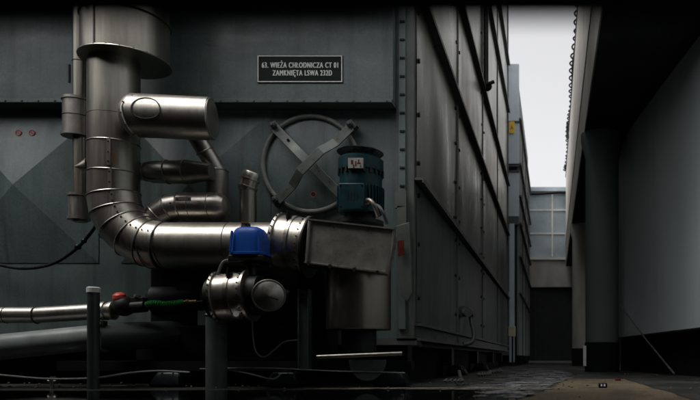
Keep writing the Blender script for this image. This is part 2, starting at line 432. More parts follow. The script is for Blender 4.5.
for zi, z in enumerate([.8,1.3,1.75,2.05,2.5,3.0,3.45,3.75,4.3,4.85,5.2,5.9,6.6]):
    for y in (6.32, 8.75, 9.05, 11.85, 12.28): b.cyl((XS-.005,y,z),(XS+.022,y,z),.022,seg=6)
b.build('bolt', M['dark'], tw)
b = B().tube([(XS+.07,12.05,5.0),(XS+.07,12.05,9.9)], .045, 10); b.ball((XS+.10,11.98,5.02),.085); b.cyl((XS+.1,11.9,5.02),(XS+.23,11.9,5.07),.03)
b.build('downpipe', M['dark'], tw)
# base frame
b = B().box((-9.5,DW-.02,.36),(XS+.02,DW+.18,.42)); b.box((XS-.16,DW-.02,.40),(XS+.055,DE,.425)); b.box((XS-.05,DW+.02,.425),(XS+.0,DE,.535)); b.box((XS-.16,DW-.01,.535),(XS+.06,DE,.558))
b.box((-9.4,DW+.2,.36),(XS-.18,DE,.40))
b.build('base_frame', M['flange'], tw)
b = B()
for y in (6.5,9.3,12.4,15.6,18.3):
    for x in (-1.45,-4.2,-7.5): b.box((x-.08,y-.1,.13),(x+.08,y+.1,.36))
b.build('leg', M['dark'], tw)
B().box((-9.4,DW+.3,.0),(XS-.25,DE,.355)).build('light_block', M['plinth'], tw)  # black block added to stop light showing under the tower
B().box((-9.5,DU-.50,3.48),(XC-.003,DU-.002,3.56)).build('shade_ledge', M['flange'], tw)  # unseen ledge added above the view to shade the wall top
# rear edge trim
B().box((XS-.05,DE-.02,.57),(XS+.035,DE+.02,10.2)).build('end_trim', M['flange'], tw)
# bracket at the foot of the corner
g = [P(396,226,6.05),P(409,222,6.05),P(412,292,6.05),P(407,302,6.05),P(402,296,6.05),P(396,262,6.05)]
B().prism(g,(0,.06,0)).build('corner_bracket', M['flange'], tw, bevel=.004)
b = B().prism([P(395,192,6.1),P(406,190,6.1),P(406,206,6.1),P(395,208,6.1)],(0,.03,0)); b.prism([P(397,206,6.1),P(406,206,6.1),P(406,240,6.1),P(399,240,6.1)],(0,.02,0)); b.build('joint_plate', M['flange'], tw)
# hatch
hc = P(311.5,164.5,6.17); hr = L(47.5,6.17)
ht = B().lathe(hc+Vector((0,.02,0)),(0,-1,0),[(0,hr-.01),(.02,hr-.01),(.028,hr-.05),(.034,.05),(.034,0)],64).build('hatch', M['paint'], tw)
b = B().torus(hc+Vector((0,-.02,0)),(0,1,0),hr,.021,72,10); b.build('hatch_ring', mat('ring_rubber',(.13,.135,.12),.5,0,.3,14), ht)
def hbar(a, c, lift, name):
    a = Vector(a); c = Vector(c); t = (c-a).normalized(); w = t.cross(Vector((0,1,0))).normalized()*L(9,6.1)
    pts = [a, a+(c-a)*.20, a+(c-a)*.26+Vector((0,-lift*.3,0)), a+(c-a)*.36+Vector((0,-lift,0)), a+(c-a)*.64+Vector((0,-lift,0)), a+(c-a)*.74+Vector((0,-lift*.3,0)), a+(c-a)*.80, c]
    return B().bar(pts, w, (0,.016,0)).build(name, mat('bar_steel',(.12,.135,.125),.34,.5,.2,8,dirt=(.1,.08,.05),dirt_amt=.4,dirt_scale=9), ht, bevel=.003, smooth=25)
hbar(P(275,128,6.09),P(348,202,6.09),.03,'cross_bar'); hbar(P(351,127,6.075),P(277,201,6.075),.09,'cross_bar')
for px, py in ((275,127),(351,126),(277,201),(348,202)):
    b = B(); p = P(px,py,6.1); b.obox(p+Vector((0,.02,0)),(.085,.07,.085),Matrix.Rotation(PI/4,3,'Y')); b.cyl(p+Vector((0,-.07,0)),p+Vector((0,-.01,0)),.028,seg=6); b.cyl(p+Vector((0,-.085,0)),p+Vector((0,-.07,0)),.016,seg=10)
    b.build('clamp_lug', M['post'], ht, bevel=.004)
b = B()
for px, py in ((288,140),(338,140),(288,190)): b.cyl(P(px,py,6.07),P(px,py,6.09),.012,seg=8)
b.build('bolt', M['dark'], ht)

# stickers and sign on the tower
def prohibition(px, py, d, r, label, slash=True):
    t = thing('warning_sticker', label, 'sticker', P(px,py,d), 'round red stickers on the tower')
    p = P(px,py,d)
    B().lathe(p,(0,-1,0),[(0,r*.95),(.002,r*.95),(.002,0)],24).build('disc', M['dark'] if not slash else M['label'], t)
    B().torus(p+Vector((0,-.003,0)),(0,1,0),r*.88,r*.10,28,6).build('red_ring', M['red'], t)
    if slash: B().bar([p+Vector((-r*.6,-.004,r*.6)),p+Vector((r*.6,-.004,-r*.6))],Vector((r*.16,0,r*.16)),(0,.003,0)).build('slash', M['red'], t)
    return t
prohibition(18.5,133,DW-.046,.028,'small red and white prohibition sticker nearest the left edge of the tower panel')
prohibition(32,133,DW-.046,.028,'small red and white prohibition sticker nearer the thin upright pipe')
prohibition(313.5,194.5,6.125,.026,'small red ringed sticker low on the round hatch', False)
def sign_text(body, center, size, m, parent, name, sx=1.0, d_off=-.003, bold=0.0, align='CENTER', rot=(PI/2,0,0)):
    cu = bpy.data.curves.new(name,'FONT'); cu.body = body; cu.size = size; cu.align_x = align; cu.align_y = 'CENTER'; cu.extrude = .0008; cu.space_character = 1.2
    o = bpy.data.objects.new(name, cu); C.objects.link(o)
    dg = bpy.context.evaluated_depsgraph_get(); me0 = bpy.data.meshes.new_from_object(o.evaluated_get(dg)); bpy.data.objects.remove(o)
    bm = bmesh.new()
    for k, dx in enumerate((-bold,0,bold)):         # three shifted layers make a bold face
        me1 = me0.copy(); me1.transform(Matrix.Translation((dx/sx,0,.0004*k))); bm.from_mesh(me1)
    me = bpy.data.meshes.new(name); bm.to_mesh(me); bm.free(); me.materials.append(m)
    q = bpy.data.objects.new(name, me); C.objects.link(q)
    q.scale = (sx,1,1); q.rotation_euler = rot; q.parent = parent
    q.location = Vector(center)+Vector((0,d_off,0))-WL[parent.name]; return q
ds = DU-.004
sg = thing('sign_board', 'dark green rectangular sign with pale lettering and thin pale border on the tower wall', 'sign', P(300,69,ds))
a, c = P(257.5,55.5,ds), P(343,83,ds)
B().box((a.x,ds-.008,c.z),(c.x,ds,a.z)).build('plate', M['sign'], sg, bevel=.002)
b = B(); t_ = .0085; y0, y1 = ds-.0105, ds-.0075; i_ = .004
b.box((a.x+i_,y0,a.z-t_-i_),(c.x-i_,y1,a.z-i_)); b.box((a.x+i_,y0,c.z+i_),(c.x-i_,y1,c.z+t_+i_)); b.box((a.x+i_,y0,c.z+t_+i_),(a.x+t_+i_,y1,a.z-t_-i_)); b.box((c.x-t_-i_,y0,c.z+t_+i_),(c.x-i_,y1,a.z-t_-i_))
b.build('border', M['letter'], sg)
sign_text('63. WIEŻA CHŁODNICZA CT 01', P(300.5,65.6,ds-.009), .068, M['letter'], sg, 'lettering', .60, bold=.0026)
sign_text('ZAMKNIĘTA LSWA 232D', P(302.5,73.4,ds-.009), .068, M['letter'], sg, 'lettering', .60, bold=.0026)

# ------------------------------------------------------------------ pipe helpers
def hoops(b, pts, r, ks, thick=.006):              # raised lips at the mitres
    rs = B.mitre(B(), pts, r+thick*.4, 40)
    for k in ks:
        ring = rs[k][0] if k < len(rs) else rs[-1][1]
        b.loop(ring, thick, 6)
    return b
def collar(parent, a, c, r, m='steel_bright', flange=.018, mid=True, name='clamp_collar'):
    a = Vector(a); c = Vector(c); ax = (c-a).normalized(); Lc = (c-a).length
    o = B().lathe(a,ax,[(0,r*.86),(0,r+flange),(.018,r+flange),(.02,r),(Lc-.02,r),(Lc-.018,r+flange),(Lc,r+flange),(Lc,r*.86)],56).build(name, M[m], parent)
    u = ax.orthogonal().normalized(); v = ax.cross(u); b = B()
    for t in (.018, Lc-.018):
        for j in range(26):
            q = u*math.cos(2*PI*j/26)+v*math.sin(2*PI*j/26); s_ = .0 if t < .1 else 0
            b.cyl(a+ax*(t-.009)+q*(r+flange-.003), a+ax*(t-.009)+q*(r+flange+.007), .007, seg=6)
    b.build('rivet', M['dark'], o)
    if mid:
        b = B().lathe(a,ax,[(Lc*.45,r+.001),(Lc*.45,r+.008),(Lc*.57,r+.008),(Lc*.57,r+.001)],56,caps=False); b.build('tension_band', M['band'], o)
        p = a+ax*Lc*.51+Vector((0,-.55,.83)).normalized()*(r+.012); b = B().obox(p,(.03,.05,.035)); b.cyl(p+Vector((0,-.03,-.05)),p+Vector((0,-.03,.05)),.007,seg=8); b.build('latch', M['dark'], o)
    return o
# ------------------------------------------------------------------ the big elbow duct
dp = 5.6; rp = .188
bp = thing('insulated_pipe', 'largest stainless clad pipe, dropping from the shroud and elbowing right to the pump', 'pipe', P(114,246,dp))
zx = P(0,245.5,dp).z; xv = P(114,0,dp).x
ze = P(0,196,dp).z; cx_ = xv+(ze-zx); R_ = ze-zx
top = Vector((xv,dp,P(0,50,dp).z))
arc = [Vector((cx_-R_*math.cos(a),dp,ze-R_*math.sin(a))) for a in [PI/2*k/5 for k in range(6)]]
B().tube([top]+[Vector((xv,dp,ze))],rp,48).build('riser', M['steel_z'], bp)
B().tube(arc,rp+.004,48,caps=False,split=True).build('elbow', M['steel_x'], bp)
ends = [arc[-1], Vector((P(276,0,dp).x,dp,zx))]
B().tube(ends,rp,48).build('level_run', M['steel_x'], bp)
b = B(); hoops(b,arc,rp+.004,[0,1,2,3,4,5],.0055)
for py in (143,172): b.torus((xv,dp,P(0,py+2,dp).z),(0,0,1),rp+.001,.0055,48)
b.build('joint_bead', M['band'], bp)
b = B()
b.torus(arc[-1]+Vector((.02,0,0)),(1,0,0),rp,.004,48); b.torus((P(150,0,dp).x,dp,zx),(1,0,0),rp,.004,48); b.torus((P(232,0,dp).x,dp,zx),(1,0,0),rp,.0035,48)
b.torus((xv,dp,P(0,118,dp).z),(0,0,1),rp,.0025,48)
b.build('joint_groove', M['seam'], bp)
b = B()                                             # seam strips with rivets facing the viewer
def on_r(ang, z): return Vector((xv+math.sin(ang)*(rp+.003),dp-math.cos(ang)*(rp+.003),z))
b.bar([on_r(.38,P(0,144,dp).z),on_r(.38,P(0,171,dp).z)],(.028,.006,0),(0,.004,0)); b.bar([on_r(.42,P(0,173,dp).z),on_r(.42,P(0,203,dp).z)],(.028,.006,0),(0,.004,0))
for i in range(5):
    def oe(k):
        q = (arc[k]-Vector((cx_,dp,ze))).normalized(); return arc[k]+Vector((0,-(rp+.006),0))*.88+q*-(rp+.006)*.46
    b.bar([oe(i),oe(i+1)],Vector((.0,.008,.012))+Vector((.012,0,0)),(0,.004,0))
b.build('seam_strip', M['steel_bright'], bp)
b = B()
for py in (148,158,167): b.ball(on_r(.36,P(0,py,dp).z),.007,8)
for py in (177,187,197): b.ball(on_r(.40,P(0,py,dp).z),.007,8)
for i in range(5):
    for t in (.25,.75): b.ball(oe(i)*(1-t)+oe(i+1)*t+Vector((0,-.005,0)),.007,8)
b.build('rivet', M['dark'], bp)
def rust_mat():
    m = bpy.data.materials.new('rust_stain'); m.use_nodes = True; nt = m.node_tree; N = nt.nodes; K = nt.links.new; bs = N['Principled BSDF']
    tc = N.new('ShaderNodeTexCoord'); n = N.new('ShaderNodeTexNoise'); n.inputs['Scale'].default_value = 14; n.inputs['Detail'].default_value = 6; K(tc.outputs['Object'], n.inputs['Vector'])
    ln = N.new('ShaderNodeVectorMath'); ln.operation = 'LENGTH'; K(tc.outputs['Object'], ln.inputs[0])
    f = N.new('ShaderNodeMapRange'); f.inputs[1].default_value = .02; f.inputs[2].default_value = .085; f.inputs[3].default_value = .75; f.inputs[4].default_value = 0; K(ln.outputs['Value'], f.inputs[0])
    mu = N.new('ShaderNodeMath'); mu.operation = 'MULTIPLY'; K(f.outputs[0], mu.inputs[0]); K(n.outputs['Fac'], mu.inputs[1]); K(mu.outputs[0], bs.inputs['Alpha'])
    bs.inputs['Base Color'].default_value = (.30,.16,.075,1); bs.inputs['Roughness'].default_value = .5; bs.inputs['Metallic'].default_value = .5
    return m
b = B(); rows = []
for i in range(7):
    rows.append(b.ring([Vector((xv+math.sin(.25+.5*j/10)*(rp+.002),dp-math.cos(.25+.5*j/10)*(rp+.002),P(0,155+16*i/6,dp).z)) for j in range(11)]))
for p_, q_ in zip(rows, rows[1:]):
    for j in range(10): b.face([p_[j],p_[j+1],q_[j+1],q_[j]])
b.build('rust_stain', rust_mat(), bp)
# wide collar at the top
zc = P(126,63,dp).z; xc = P(126,0,dp).x; rc = .318
col = thing('pipe_shroud', 'wide round stainless shroud around the top of the large upright pipe', 'pipe shroud', (xc,dp,zc))
B().lathe((xc,dp,zc),(0,0,1),[(0,.12),(0,rc+.012),(.018,rc+.012),(.02,rc),(.335,rc),(.337,rc+.006),(.35,rc+.006),(.352,rc-.006),(.79,rc-.006)],64).build('shroud_wall', M['steel_z'], col)
b = B().torus((xc,dp,zc+.006),(0,0,1),rc+.012,.006,64); b.build('rim', M['steel_bright'], col)
b = B(); b.torus((xc,dp,zc+.335),(0,0,1),rc+.004,.008,64); b.build('top_bead', M['seam'], col)
b = B()
q = Vector((math.sin(-.16),-math.cos(-.16),0))
b.bar([Vector((xc,dp,zc+.02))+q*(rc+.003),Vector((xc,dp,zc+.335))+q*(rc+.003)],(.012,0,0),(0,.004,0)); b.build('seam_strip', M['seam'], col)
b = B(); b.cyl(Vector((xc,dp,zc+.37))+q*(rc+.03)+Vector((-.10,0,0)),Vector((xc,dp,zc+.37))+q*(rc+.03)+Vector((.06,0,0)),.012); b.obox(Vector((xc,dp,zc+.355))+q*(rc+.012),(.05,.03,.05)); b.obox(Vector((xc-.13,dp+.02,zc+.34))+q*(rc+.02),(.06,.03,.03)); b.build('clamp_bolt', M['band'], col)
b = B()
for k in range(22):
    a = 2*PI*k/22; b.obox((xc+math.cos(a)*(rc+.011),dp+math.sin(a)*(rc+.011),zc+.010),(.010,.010,.010))
b.build('rivet', M['dark'], col)

# thin upright pipe on the left
d1 = 5.86; x1_ = P(80,0,d1).x; r1 = .056
tp = thing('thin_pipe', 'thin grey upright pipe with wide couplings left of the large riser', 'pipe', (x1_,d1,1.3))
B().tube([(x1_,d1,P(0,222,d1).z),(x1_,d1,3.46)],r1,28).build('tube', M['steel_z'], tp)
xk = P(76,0,d1-.0).x
def coupling(py0, py1, r, xx):
    z1, z0 = P(0,py0,d1).z, P(0,py1,d1).z
    B().lathe((xx,d1,z0),(0,0,1),[(0,r1),(0,r+.012),(.022,r+.012),(.024,r),(z1-z0-.024,r),(z1-z0-.022,r+.01),(z1-z0,r+.01),(z1-z0,r1)],36).build('coupling', M['steel_dull'], tp)
coupling(99,137,.105,P(77,0,d1).x); coupling(194,220,.075,P(79,0,d1).x)
b = B().torus((P(77,0,d1).x,d1,P(0,117,d1).z),(0,0,1),.106,.004,36); b.torus((x1_,d1,P(0,62,d1).z),(0,0,1),r1,.004,28); b.build('joint_groove', M['seam'], tp)
b = B().lathe(P(88,166,5.52),(-1,-.25,-.12),[(0,.062),(.095,.004),(.095,0)],24); b.build('cone_tip', M['steel_bright'], tp)
b = B().cyl((x1_-.07,d1-.03,P(0,84,d1).z),(x1_-.07,d1-.03,P(0,66,d1).z),.01); b.build('clip', M['dark'], tp)

# capped stub pipe
a, c = P(134,115.5,5.42), P(212,119,5.52); ax = (c-a).normalized(); Ls = (c-a).length; rs = .168
sp = thing('capped_pipe', 'short thick stainless pipe with flat capped end branching off the large riser', 'pipe', a)
B().lathe(a,ax,[(-.10,.0),(-.095,.06),(-.075,.105),(-.04,.145),(.0,rs),(Ls-.004,rs),(Ls,rs-.004)],52,caps=False).build('sleeve', M['steel_x'], sp)
B().lathe(a+ax*(Ls-.02),ax,[(0,rs-.006),(.024,rs-.006),(.028,rs-.010),(.026,rs-.02),(.030,rs-.03),(.036,0)],52).build('end_cap', M['steel_dull'], sp)
b = B(); pc = P(145,108.5,5.27); n_ = Vector((.05,-.93,.36)).normalized(); u = n_.orthogonal().normalized(); v = n_.cross(u); ring = []
for k in range(44):
    an = 2*PI*k/44; q = pc+(u*math.cos(an)+v*math.sin(an))*.103
    t = (q-a).dot(ax); rad = (q-a-ax*t); rr_ = rs if t > 0 else max(.05, rs*math.sqrt(max(0,1-(t/.1)**2))); ring.append(a+ax*t+rad.normalized()*(rr_+.001))
b.loop(ring,.0055,6); b.build('round_seam', M['seam'], sp)
b = B(); ring = []
for k in range(36):
    an = -1.3+2.6*k/35; ring.append(Vector((xv+math.sin(an*.0+.25+.5*math.cos(an))*(rp+.006) if False else 0,0,0)))
b = B(); pts = []
for k in range(24):                                 # saddle line where it meets the riser
    an = math.radians(150-k*8.2); zz = a.z+math.sin(an)*rs*.98; yy = a.y-abs(math.cos(an*.5))*rs*.45
    pts.append(P(122+15*(1-math.sin(min(PI,max(0,an)))) if an > PI/2 else 122+17*(1-max(0,math.cos((PI/2-an)))),0,5.36)*1.0)
b.bm.free()
path = [P(139,94.5,5.36),P(128,98.5,5.29),P(121.5,107,5.26),P(123.5,119,5.255),P(130,130.5,5.28),P(139,138.3,5.36)]
B().tube(curve(path,6),.008,8).build('saddle_flange', M['band'], sp)
for k in (0,):
    b = B()
    for p in curve(path,2)[1::2]: b.ball(p+Vector((0,-.012,0)),.007,8)
    b.build('rivet', M['dark'], sp)

# looping pipe: elbow, level, up, slant
dl = 5.72
lp = thing('looped_pipe', 'stainless pipe looping from behind the big pipe up to the capped stub', 'pipe', P(190,207,dl))
def gp(px, py, d=dl): return P(px,py,d)
r2 = L(13.2,dl); r3 = L(10.5,dl); r4 = L(8.6,dl)
path = [gp(140,246),gp(152,226),gp(160,215),gp(170,208.5),gp(182,206.5)]
B().tube(path,r2,36,split=True).build('elbow', M['steel_x'], lp)
B().lathe(gp(181,206.5),(1,0,0),[(0,r2+.003),(L(34,dl),r2+.003),(L(40,dl),r2-.004),(L(45,dl),r2*.72),(L(47,dl),r2*.3),(L(47.2,dl),0)],36).build('level_run', M['steel_bright'], lp)
db = dl+.20
B().tube([gp(217,214,db),gp(217,170,db)],r3+.003,32).build('riser', M['steel_dull'], lp)
b = B().tube([gp(217,172,db),gp(211,160,db-.04),gp(196,136,db-.12),gp(190,124,db-.16)],[r3*.9,r4,r4,r4],28,split=True); b.build('slanted_run', M['steel_x'], lp)
b = B(); hoops(b,path,r2,[1,2,3,4],.005)
b.torus(gp(217,171,db),(0,0,1),r3+.003,.005,32); b.torus(gp(205,151,db-.07),(gp(196,136,db-.12)-gp(211,160,db-.04)),r4+.002,.006,28); b.torus(gp(212,206.5),(1,0,0),r2+.003,.004,32); b.torus(gp(193,206.5),(1,0,0),r2+.004,.003,32)
b.build('joint_bead', M['band'], lp)
b = B().bar([gp(175,199,dl-.15),gp(191,199,dl-.165)],(0,0,.035),(0,.005,0)); b.build('seam_strip', M['steel_bright'], lp)
b = B()
for px, py in ((177,199),(189,199),(170,203),(164,208),(159,214)): b.ball(gp(px,py,dl-.165),.0075,8)
b.build('rivet', M['dark'], lp)
# middle reducer pipe
dm = 5.75
mp_ = thing('reducer_pipe', 'dim stainless pipe with tapered middle behind the risers', 'pipe', P(170,172,dm))
b = B().lathe(P(128,172,dm),(1,0,0),[(0,L(8.5,dm)),(L(18,dm),L(8.5,dm)),(L(24,dm),L(11,dm)),(L(62,dm),L(11.5,dm)),(L(68,dm),L(10.5,dm)),(L(84,dm),L(8,dm))],36); b.build('sleeve', M['steel_x'], mp_)
b = B().torus(P(168,172,dm),(1,0,0),L(11.4,dm),.006,36); b.torus(P(186,172,dm),(1,0,0),L(11.6,dm),.004,36); b.torus(P(146,172,dm),(1,0,0),L(8.8,dm),.006,36); b.build('joint_bead', M['band'], mp_)
# short upright stub
dn = 5.85; q = P(248,0,dn)
st = thing('stub_pipe', 'short upright stainless stub with a tilted ribbed cap left of the hatch', 'pipe', P(248,222,dn))
B().tube([P(248,232,dn),P(248,184,dn)],L(8,dn),28).build('tube', M['steel_z'], st)
b = B(); t = (P(252.5,172,dn)-P(248,187,dn)+Vector((0,.0,0))).normalized(); Lc = L(16,dn); rr_ = L(8.8,dn)
b.lathe(P(247.6,188,dn),t,[(-.03,rr_*.9),(0,rr_+.006),(Lc*.08,rr_+.006),(Lc*.10,rr_),(Lc*.48,rr_),(Lc*.50,rr_+.007),(Lc*.58,rr_+.007),(Lc*.60,rr_),(Lc*.92,rr_),(Lc*1.0,rr_*.92),(Lc*1.03,rr_*.6),(Lc*1.03,0)],40); b.build('cap', M['steel_bright'], st)

# ------------------------------------------------------------------ pump unit: collar, box, drum, motor
pu = thing('pump_unit', 'stainless pump with sloping box duct on a drum, ending the big pipe', 'pump', P(350,330,5.6))
dq = 5.60
collar(pu, P(280,243.5,dq), P(310,247.3,dq), L(28.5,dq))
fr = 5.31
a_ = P(310,247.3,dq); x_ = (P(310,247.3,dq)-P(280,243.5,dq)).normalized(); B().lathe(a_+x_*.002,x_,[(0,L(28.5,dq)+.02),(.012,L(28.5,dq)+.02),(.012,0)],48).build('shade_disc', M['dark'], pu)  # dark disc added over the collar's lit end face to darken it
face = [P(308,220,fr),P(394,229.5,fr),P(386,272.5,fr),P(304.5,262,fr)]
B().prism(face,(-.07,.42,0)).build('box_duct', M['boxm'], pu, bevel=.006)
b = B()
def edge(p, q, off): b.bar([p+Vector(off),q+Vector(off)],(0,.0,.012),(0,.02,0))
edge(face[3],face[2],(0,-.008,-.004)); edge(face[0],face[1],(0,-.008,.004)); b.build('box_flange', M['steel_bright'], pu)
b = B()
for t in (.06,.32,.62,.90): b.obox(face[3]*(1-t)+face[2]*t+Vector((0,-.014,-.01)),(.022,.018,.03))
b.build('box_clip', M['dark'], pu)
b = B().bar([face[1]+Vector((.008,-.004,.012)),face[2]+Vector((.008,-.004,-.012))],(.022,0,0),(0,.02,0)); b.bar([face[0]+Vector((.022,-.004,0)),face[3]+Vector((.022,-.004,0))],(.008,0,0),(0,.02,0)); b.build('box_rib', M['steel_dull'], pu)
B().lathe(P(359,330,dq),(0,0,1),[(0,L(31.3,dq)-.004),(.004,L(31.3,dq)),(L(62,dq),L(31.3,dq))],64).build('drum', M['drum'], pu)
b = B().cyl(P(359,352,dq),P(359,330,dq),.14); b.build('drum_foot', M['dark'], pu)
b = B().lathe(P(360,225,dq),(0,0,1),[(0,.19),(.03,.19),(.032,.13),(.09,.12),(.092,.17),(.11,.17)],40); b.build('motor_flange', M['dark'], pu)
b = B().tube(curve([P(372,205,5.4),P(378,206,5.38),P(383,213,5.36),P(387,224,5.4)],6),.014,10); b.build('conduit', M['post'], pu)
# motor
dmo = 5.58; zm0 = P(0,214,dmo).z; zm1 = P(0,157,dmo).z; rm = L(20.5,dmo); xm = P(361,0,dmo).x
mo = thing('electric_motor', 'dark teal blue electric motor standing upright under a round rain cap', 'motor', (xm,dmo,zm0))
B().lathe((xm,dmo,zm0),(0,0,1),[(0,rm*.8),(.0,rm*.98),(.03,rm),(zm1-zm0-.13,rm),(zm1-zm0-.125,rm+.012),(zm1-zm0-.03,rm+.012),(zm1-zm0,rm*.86),(zm1-zm0,0)],48).build('casing', M['motor'], mo)
b = B()
for k in range(40):
    a = 2*PI*k/40; m3 = Matrix.Rotation(a,3,'Z'); b.obox(Vector((xm,dmo,zm0+.125))+m3@Vector((rm+.008,0,0)),(.022,.006,.17),m3)
b.build('cooling_fins', M['motor'], mo)['kind'] = 'stuff'
b = B()
for k in range(22):
    a = 2*PI*k/22; m3 = Matrix.Rotation(a,3,'Z'); b.obox(Vector((xm,dmo,zm1-.085-.05))+m3@Vector((rm+.003,0,0)),(.022,.018,.055),m3)
b.build('vent_slots', M['dark'], mo)['kind'] = 'stuff'
b = B().lathe((xm-.005,dmo,P(0,153,dmo).z),(0,0,1),[(.004,0),(.002,L(20,dmo)),(-.004,L(22.4,dmo)),(.000,L(22.7,dmo)),(.010,L(21,dmo)),(.022,L(14,dmo)),(.026,0)],48); b.build('rain_cap', M['black'], mo)
b = B()
for k in range(4):
    a = PI/4+PI/2*k; b.cyl((xm+math.cos(a)*.1,dmo+math.sin(a)*.1,zm1-.02),(xm+math.cos(a)*.1,dmo+math.sin(a)*.1,P(0,154,dmo).z),.01)
b.build('cap_stay', M['dark'], mo)
yb = dmo-rm-.075
B().box((P(338.5,0,yb).x,yb,P(0,209,yb).z),(P(364,0,yb).x,dmo-rm*.7,P(0,183,yb).z)).build('terminal_box', M['motor'], mo, bevel=.006)
b = B()
for px, py in ((340.5,185.5),(362,185.5),(340.5,206.5),(362,206.5)): b.cyl(P(px,py,yb-.004),P(px,py,yb+.01),.006,seg=8)
for k in range(4): b.prism([P(347+k*3,192,yb-.002),P(348.3+k*3,192,yb-.002),P(348.3+k*3,200,yb-.002),P(347+k*3,200,yb-.002)],(0,.004,0))
b.build('box_mark', M['dark'], mo)
yl = dmo-rm-.022
pl = B().box((P(348,0,yl).x,yl,P(0,168,yl).z),(P(363,0,yl).x,yl+.03,P(0,157.8,yl).z)).build('rating_plate', M['label'], mo)
b = B()
for px, py, w, h in ((351,160,2,4),(355,161,1.2,5),(357,162.5,3.5,1),(353,164.5,1.2,3),(358,159.5,1.2,2.5),(360,165,1,2)): b.prism([P(px,py,yl-.002),P(px+w,py,yl-.002),P(px+w,py+h,yl-.002),P(px,py+h,yl-.002)],(0,.0015,0))
b.build('red_print', M['orange'], pl)
b = B().tube(curve([P(364,203,yb+.05),P(369,200,yb+.02),P(374,205,yb),P(378,216,yb+.05)],6),.017,12); b.cyl(P(363.5,203,yb+.05),P(367,201.5,yb+.04),.026); b.build('cable', mat('cable_sleeve',(.16,.15,.125),.45,.6,.2,14), mo)

# blue actuator
da = 5.22; pa = P(250.5,256,da)
ac = thing('valve_actuator', 'bright blue domed valve actuator with small knob in front of the big pipe', 'actuator', pa)
b = B(); prev = None
prof = [(0,.156,.114),(.016,.156,.114),(.020,.144,.104),(.10,.137,.099),(.155,.129,.092),(.178,.120,.084),(.195,.104,.07),(.206,.078,.05),(.211,.04,.026),(.212,0,0)]
nseg = 48
for z, wx, wy in prof:
    wx *= .90; wy *= .92; z *= 1.05
    if wx == 0: cur = [b.bm.verts.new(pa+Vector((0,0,z)))]
    else:
        cur = []
        for j in range(nseg):
            a = 2*PI*j/nseg; ca, sa = math.cos(a), math.sin(a); e = .55
            cur.append(b.bm.verts.new(pa+Vector((wx*math.copysign(abs(ca)**e,ca),wy*math.copysign(abs(sa)**e,sa),z))))
    if prev:
        for j in range(nseg):
            j2 = (j+1)%nseg
            if len(cur) == 1: b.face([prev[j],prev[j2],cur[0]])
            else: b.face([prev[j],prev[j2],cur[j2],cur[j]])
    else: b.face(cur[::-1])
    prev = cur
b.build('cover', M['blue'], ac, smooth=40)
b = B()
for sx in (-.118,.118): b.bar([pa+Vector((sx*.93,-.102,.020)),pa+Vector((sx*.84,-.09,.178))],(.014,0,0),(0,.014,0))
b.build('cover_rib', M['blue'], ac)
B().obox(pa+Vector((0,0,-.028)),(.262,.19,.05)).build('body', M['dark'], ac, bevel=.01)
b = B().cyl(pa+Vector((-.03,-.01,.213)),pa+Vector((-.03,-.01,.247)),.038,.03,seg=16); b.build('knob', M['dark'], ac)
b = B().obox(pa+Vector((-.03,-.03,.249)),(.05,.03,.012)); b.build('pointer', M['brass'], ac)
b = B().cyl(pa+Vector((0,.02,-.17)),pa+Vector((0,.02,-.05)),.04); b.cyl(pa+Vector((0,.02,-.075)),pa+Vector((0,.02,-.055)),.075); b.build('stem', M['dark'], ac)
b = B().tube(curve([pa+Vector((-.15,-.03,-.035)),pa+Vector((-.19,-.05,-.06)),pa+Vector((-.225,-.06,-.17)),pa+Vector((-.235,-.05,-.30)),pa+Vector((-.22,0,-.5))],6),.011,10); b.build('cable', M['cord'], ac)
# butterfly valve with bands and end cone
dv = 5.22
va = thing('flanged_valve', 'bright banded stainless valve collar below the blue actuator', 'valve', P(238,297,dv))
collar(va, P(219,298,dv), P(252,295.5,dv), L(23.5,dv))
b = B().cyl(P(212,298.5,dv),P(222,298,dv),L(20,dv)); b.cyl(P(250,295.5,dv),P(262,295,dv),L(20,dv)); b.build('neck', M['dark'], va)
b = B().cyl(P(236,314,dv-.19),P(236,316,dv-.14),.02); b.build('drain_plug', M['white'], va)
cd = thing('cone_cap', 'round conical stainless cap facing forward beside the banded valve collar', 'pipe cap', P(269,295.5,5.05))
n_ = Vector((.34,-1,-.10)).normalized(); p = P(269,295.5,5.03)
B().lathe(p,n_,[(-.0,.112),(.008,.112),(.010,.106),(.012,.104),(.05,.004),(.05,0)],48).build('cone', M['steel_dull'], cd)
B().torus(p+n_*.006,n_,.112,.007,48).build('rim', M['steel_bright'], cd)
b = B().cyl(p-n_*.02,p-n_*.3,.10,seg=32); b.build('stub', M['post'], cd)
b = B().tube([p+n_*.03+Vector((.02,-.012,-.012)),p+n_*.012+Vector((.075,-.01,-.03))],.006,6); b.build('latch', M['dark'], cd)
# grey drop pipe with elbow
dg_ = 5.42
gpth = fillet([Vector((P(216.5,0,dg_).x,dg_,.0)),P(216.5,296,dg_),P(232,297,dg_-.1)],.10,6)
gd = thing('drop_pipe', 'grey plastic pipe dropping to the floor left of the banded valve', 'pipe', P(216.5,374,dg_))
B().tube(gpth,L(10,dg_),28).build('tube', M['pvc'], gd)
b = B().torus(P(216.5,315,dg_),(0,0,1),L(10.2,dg_),.008,28); b.build('rim', M['band'], gd)
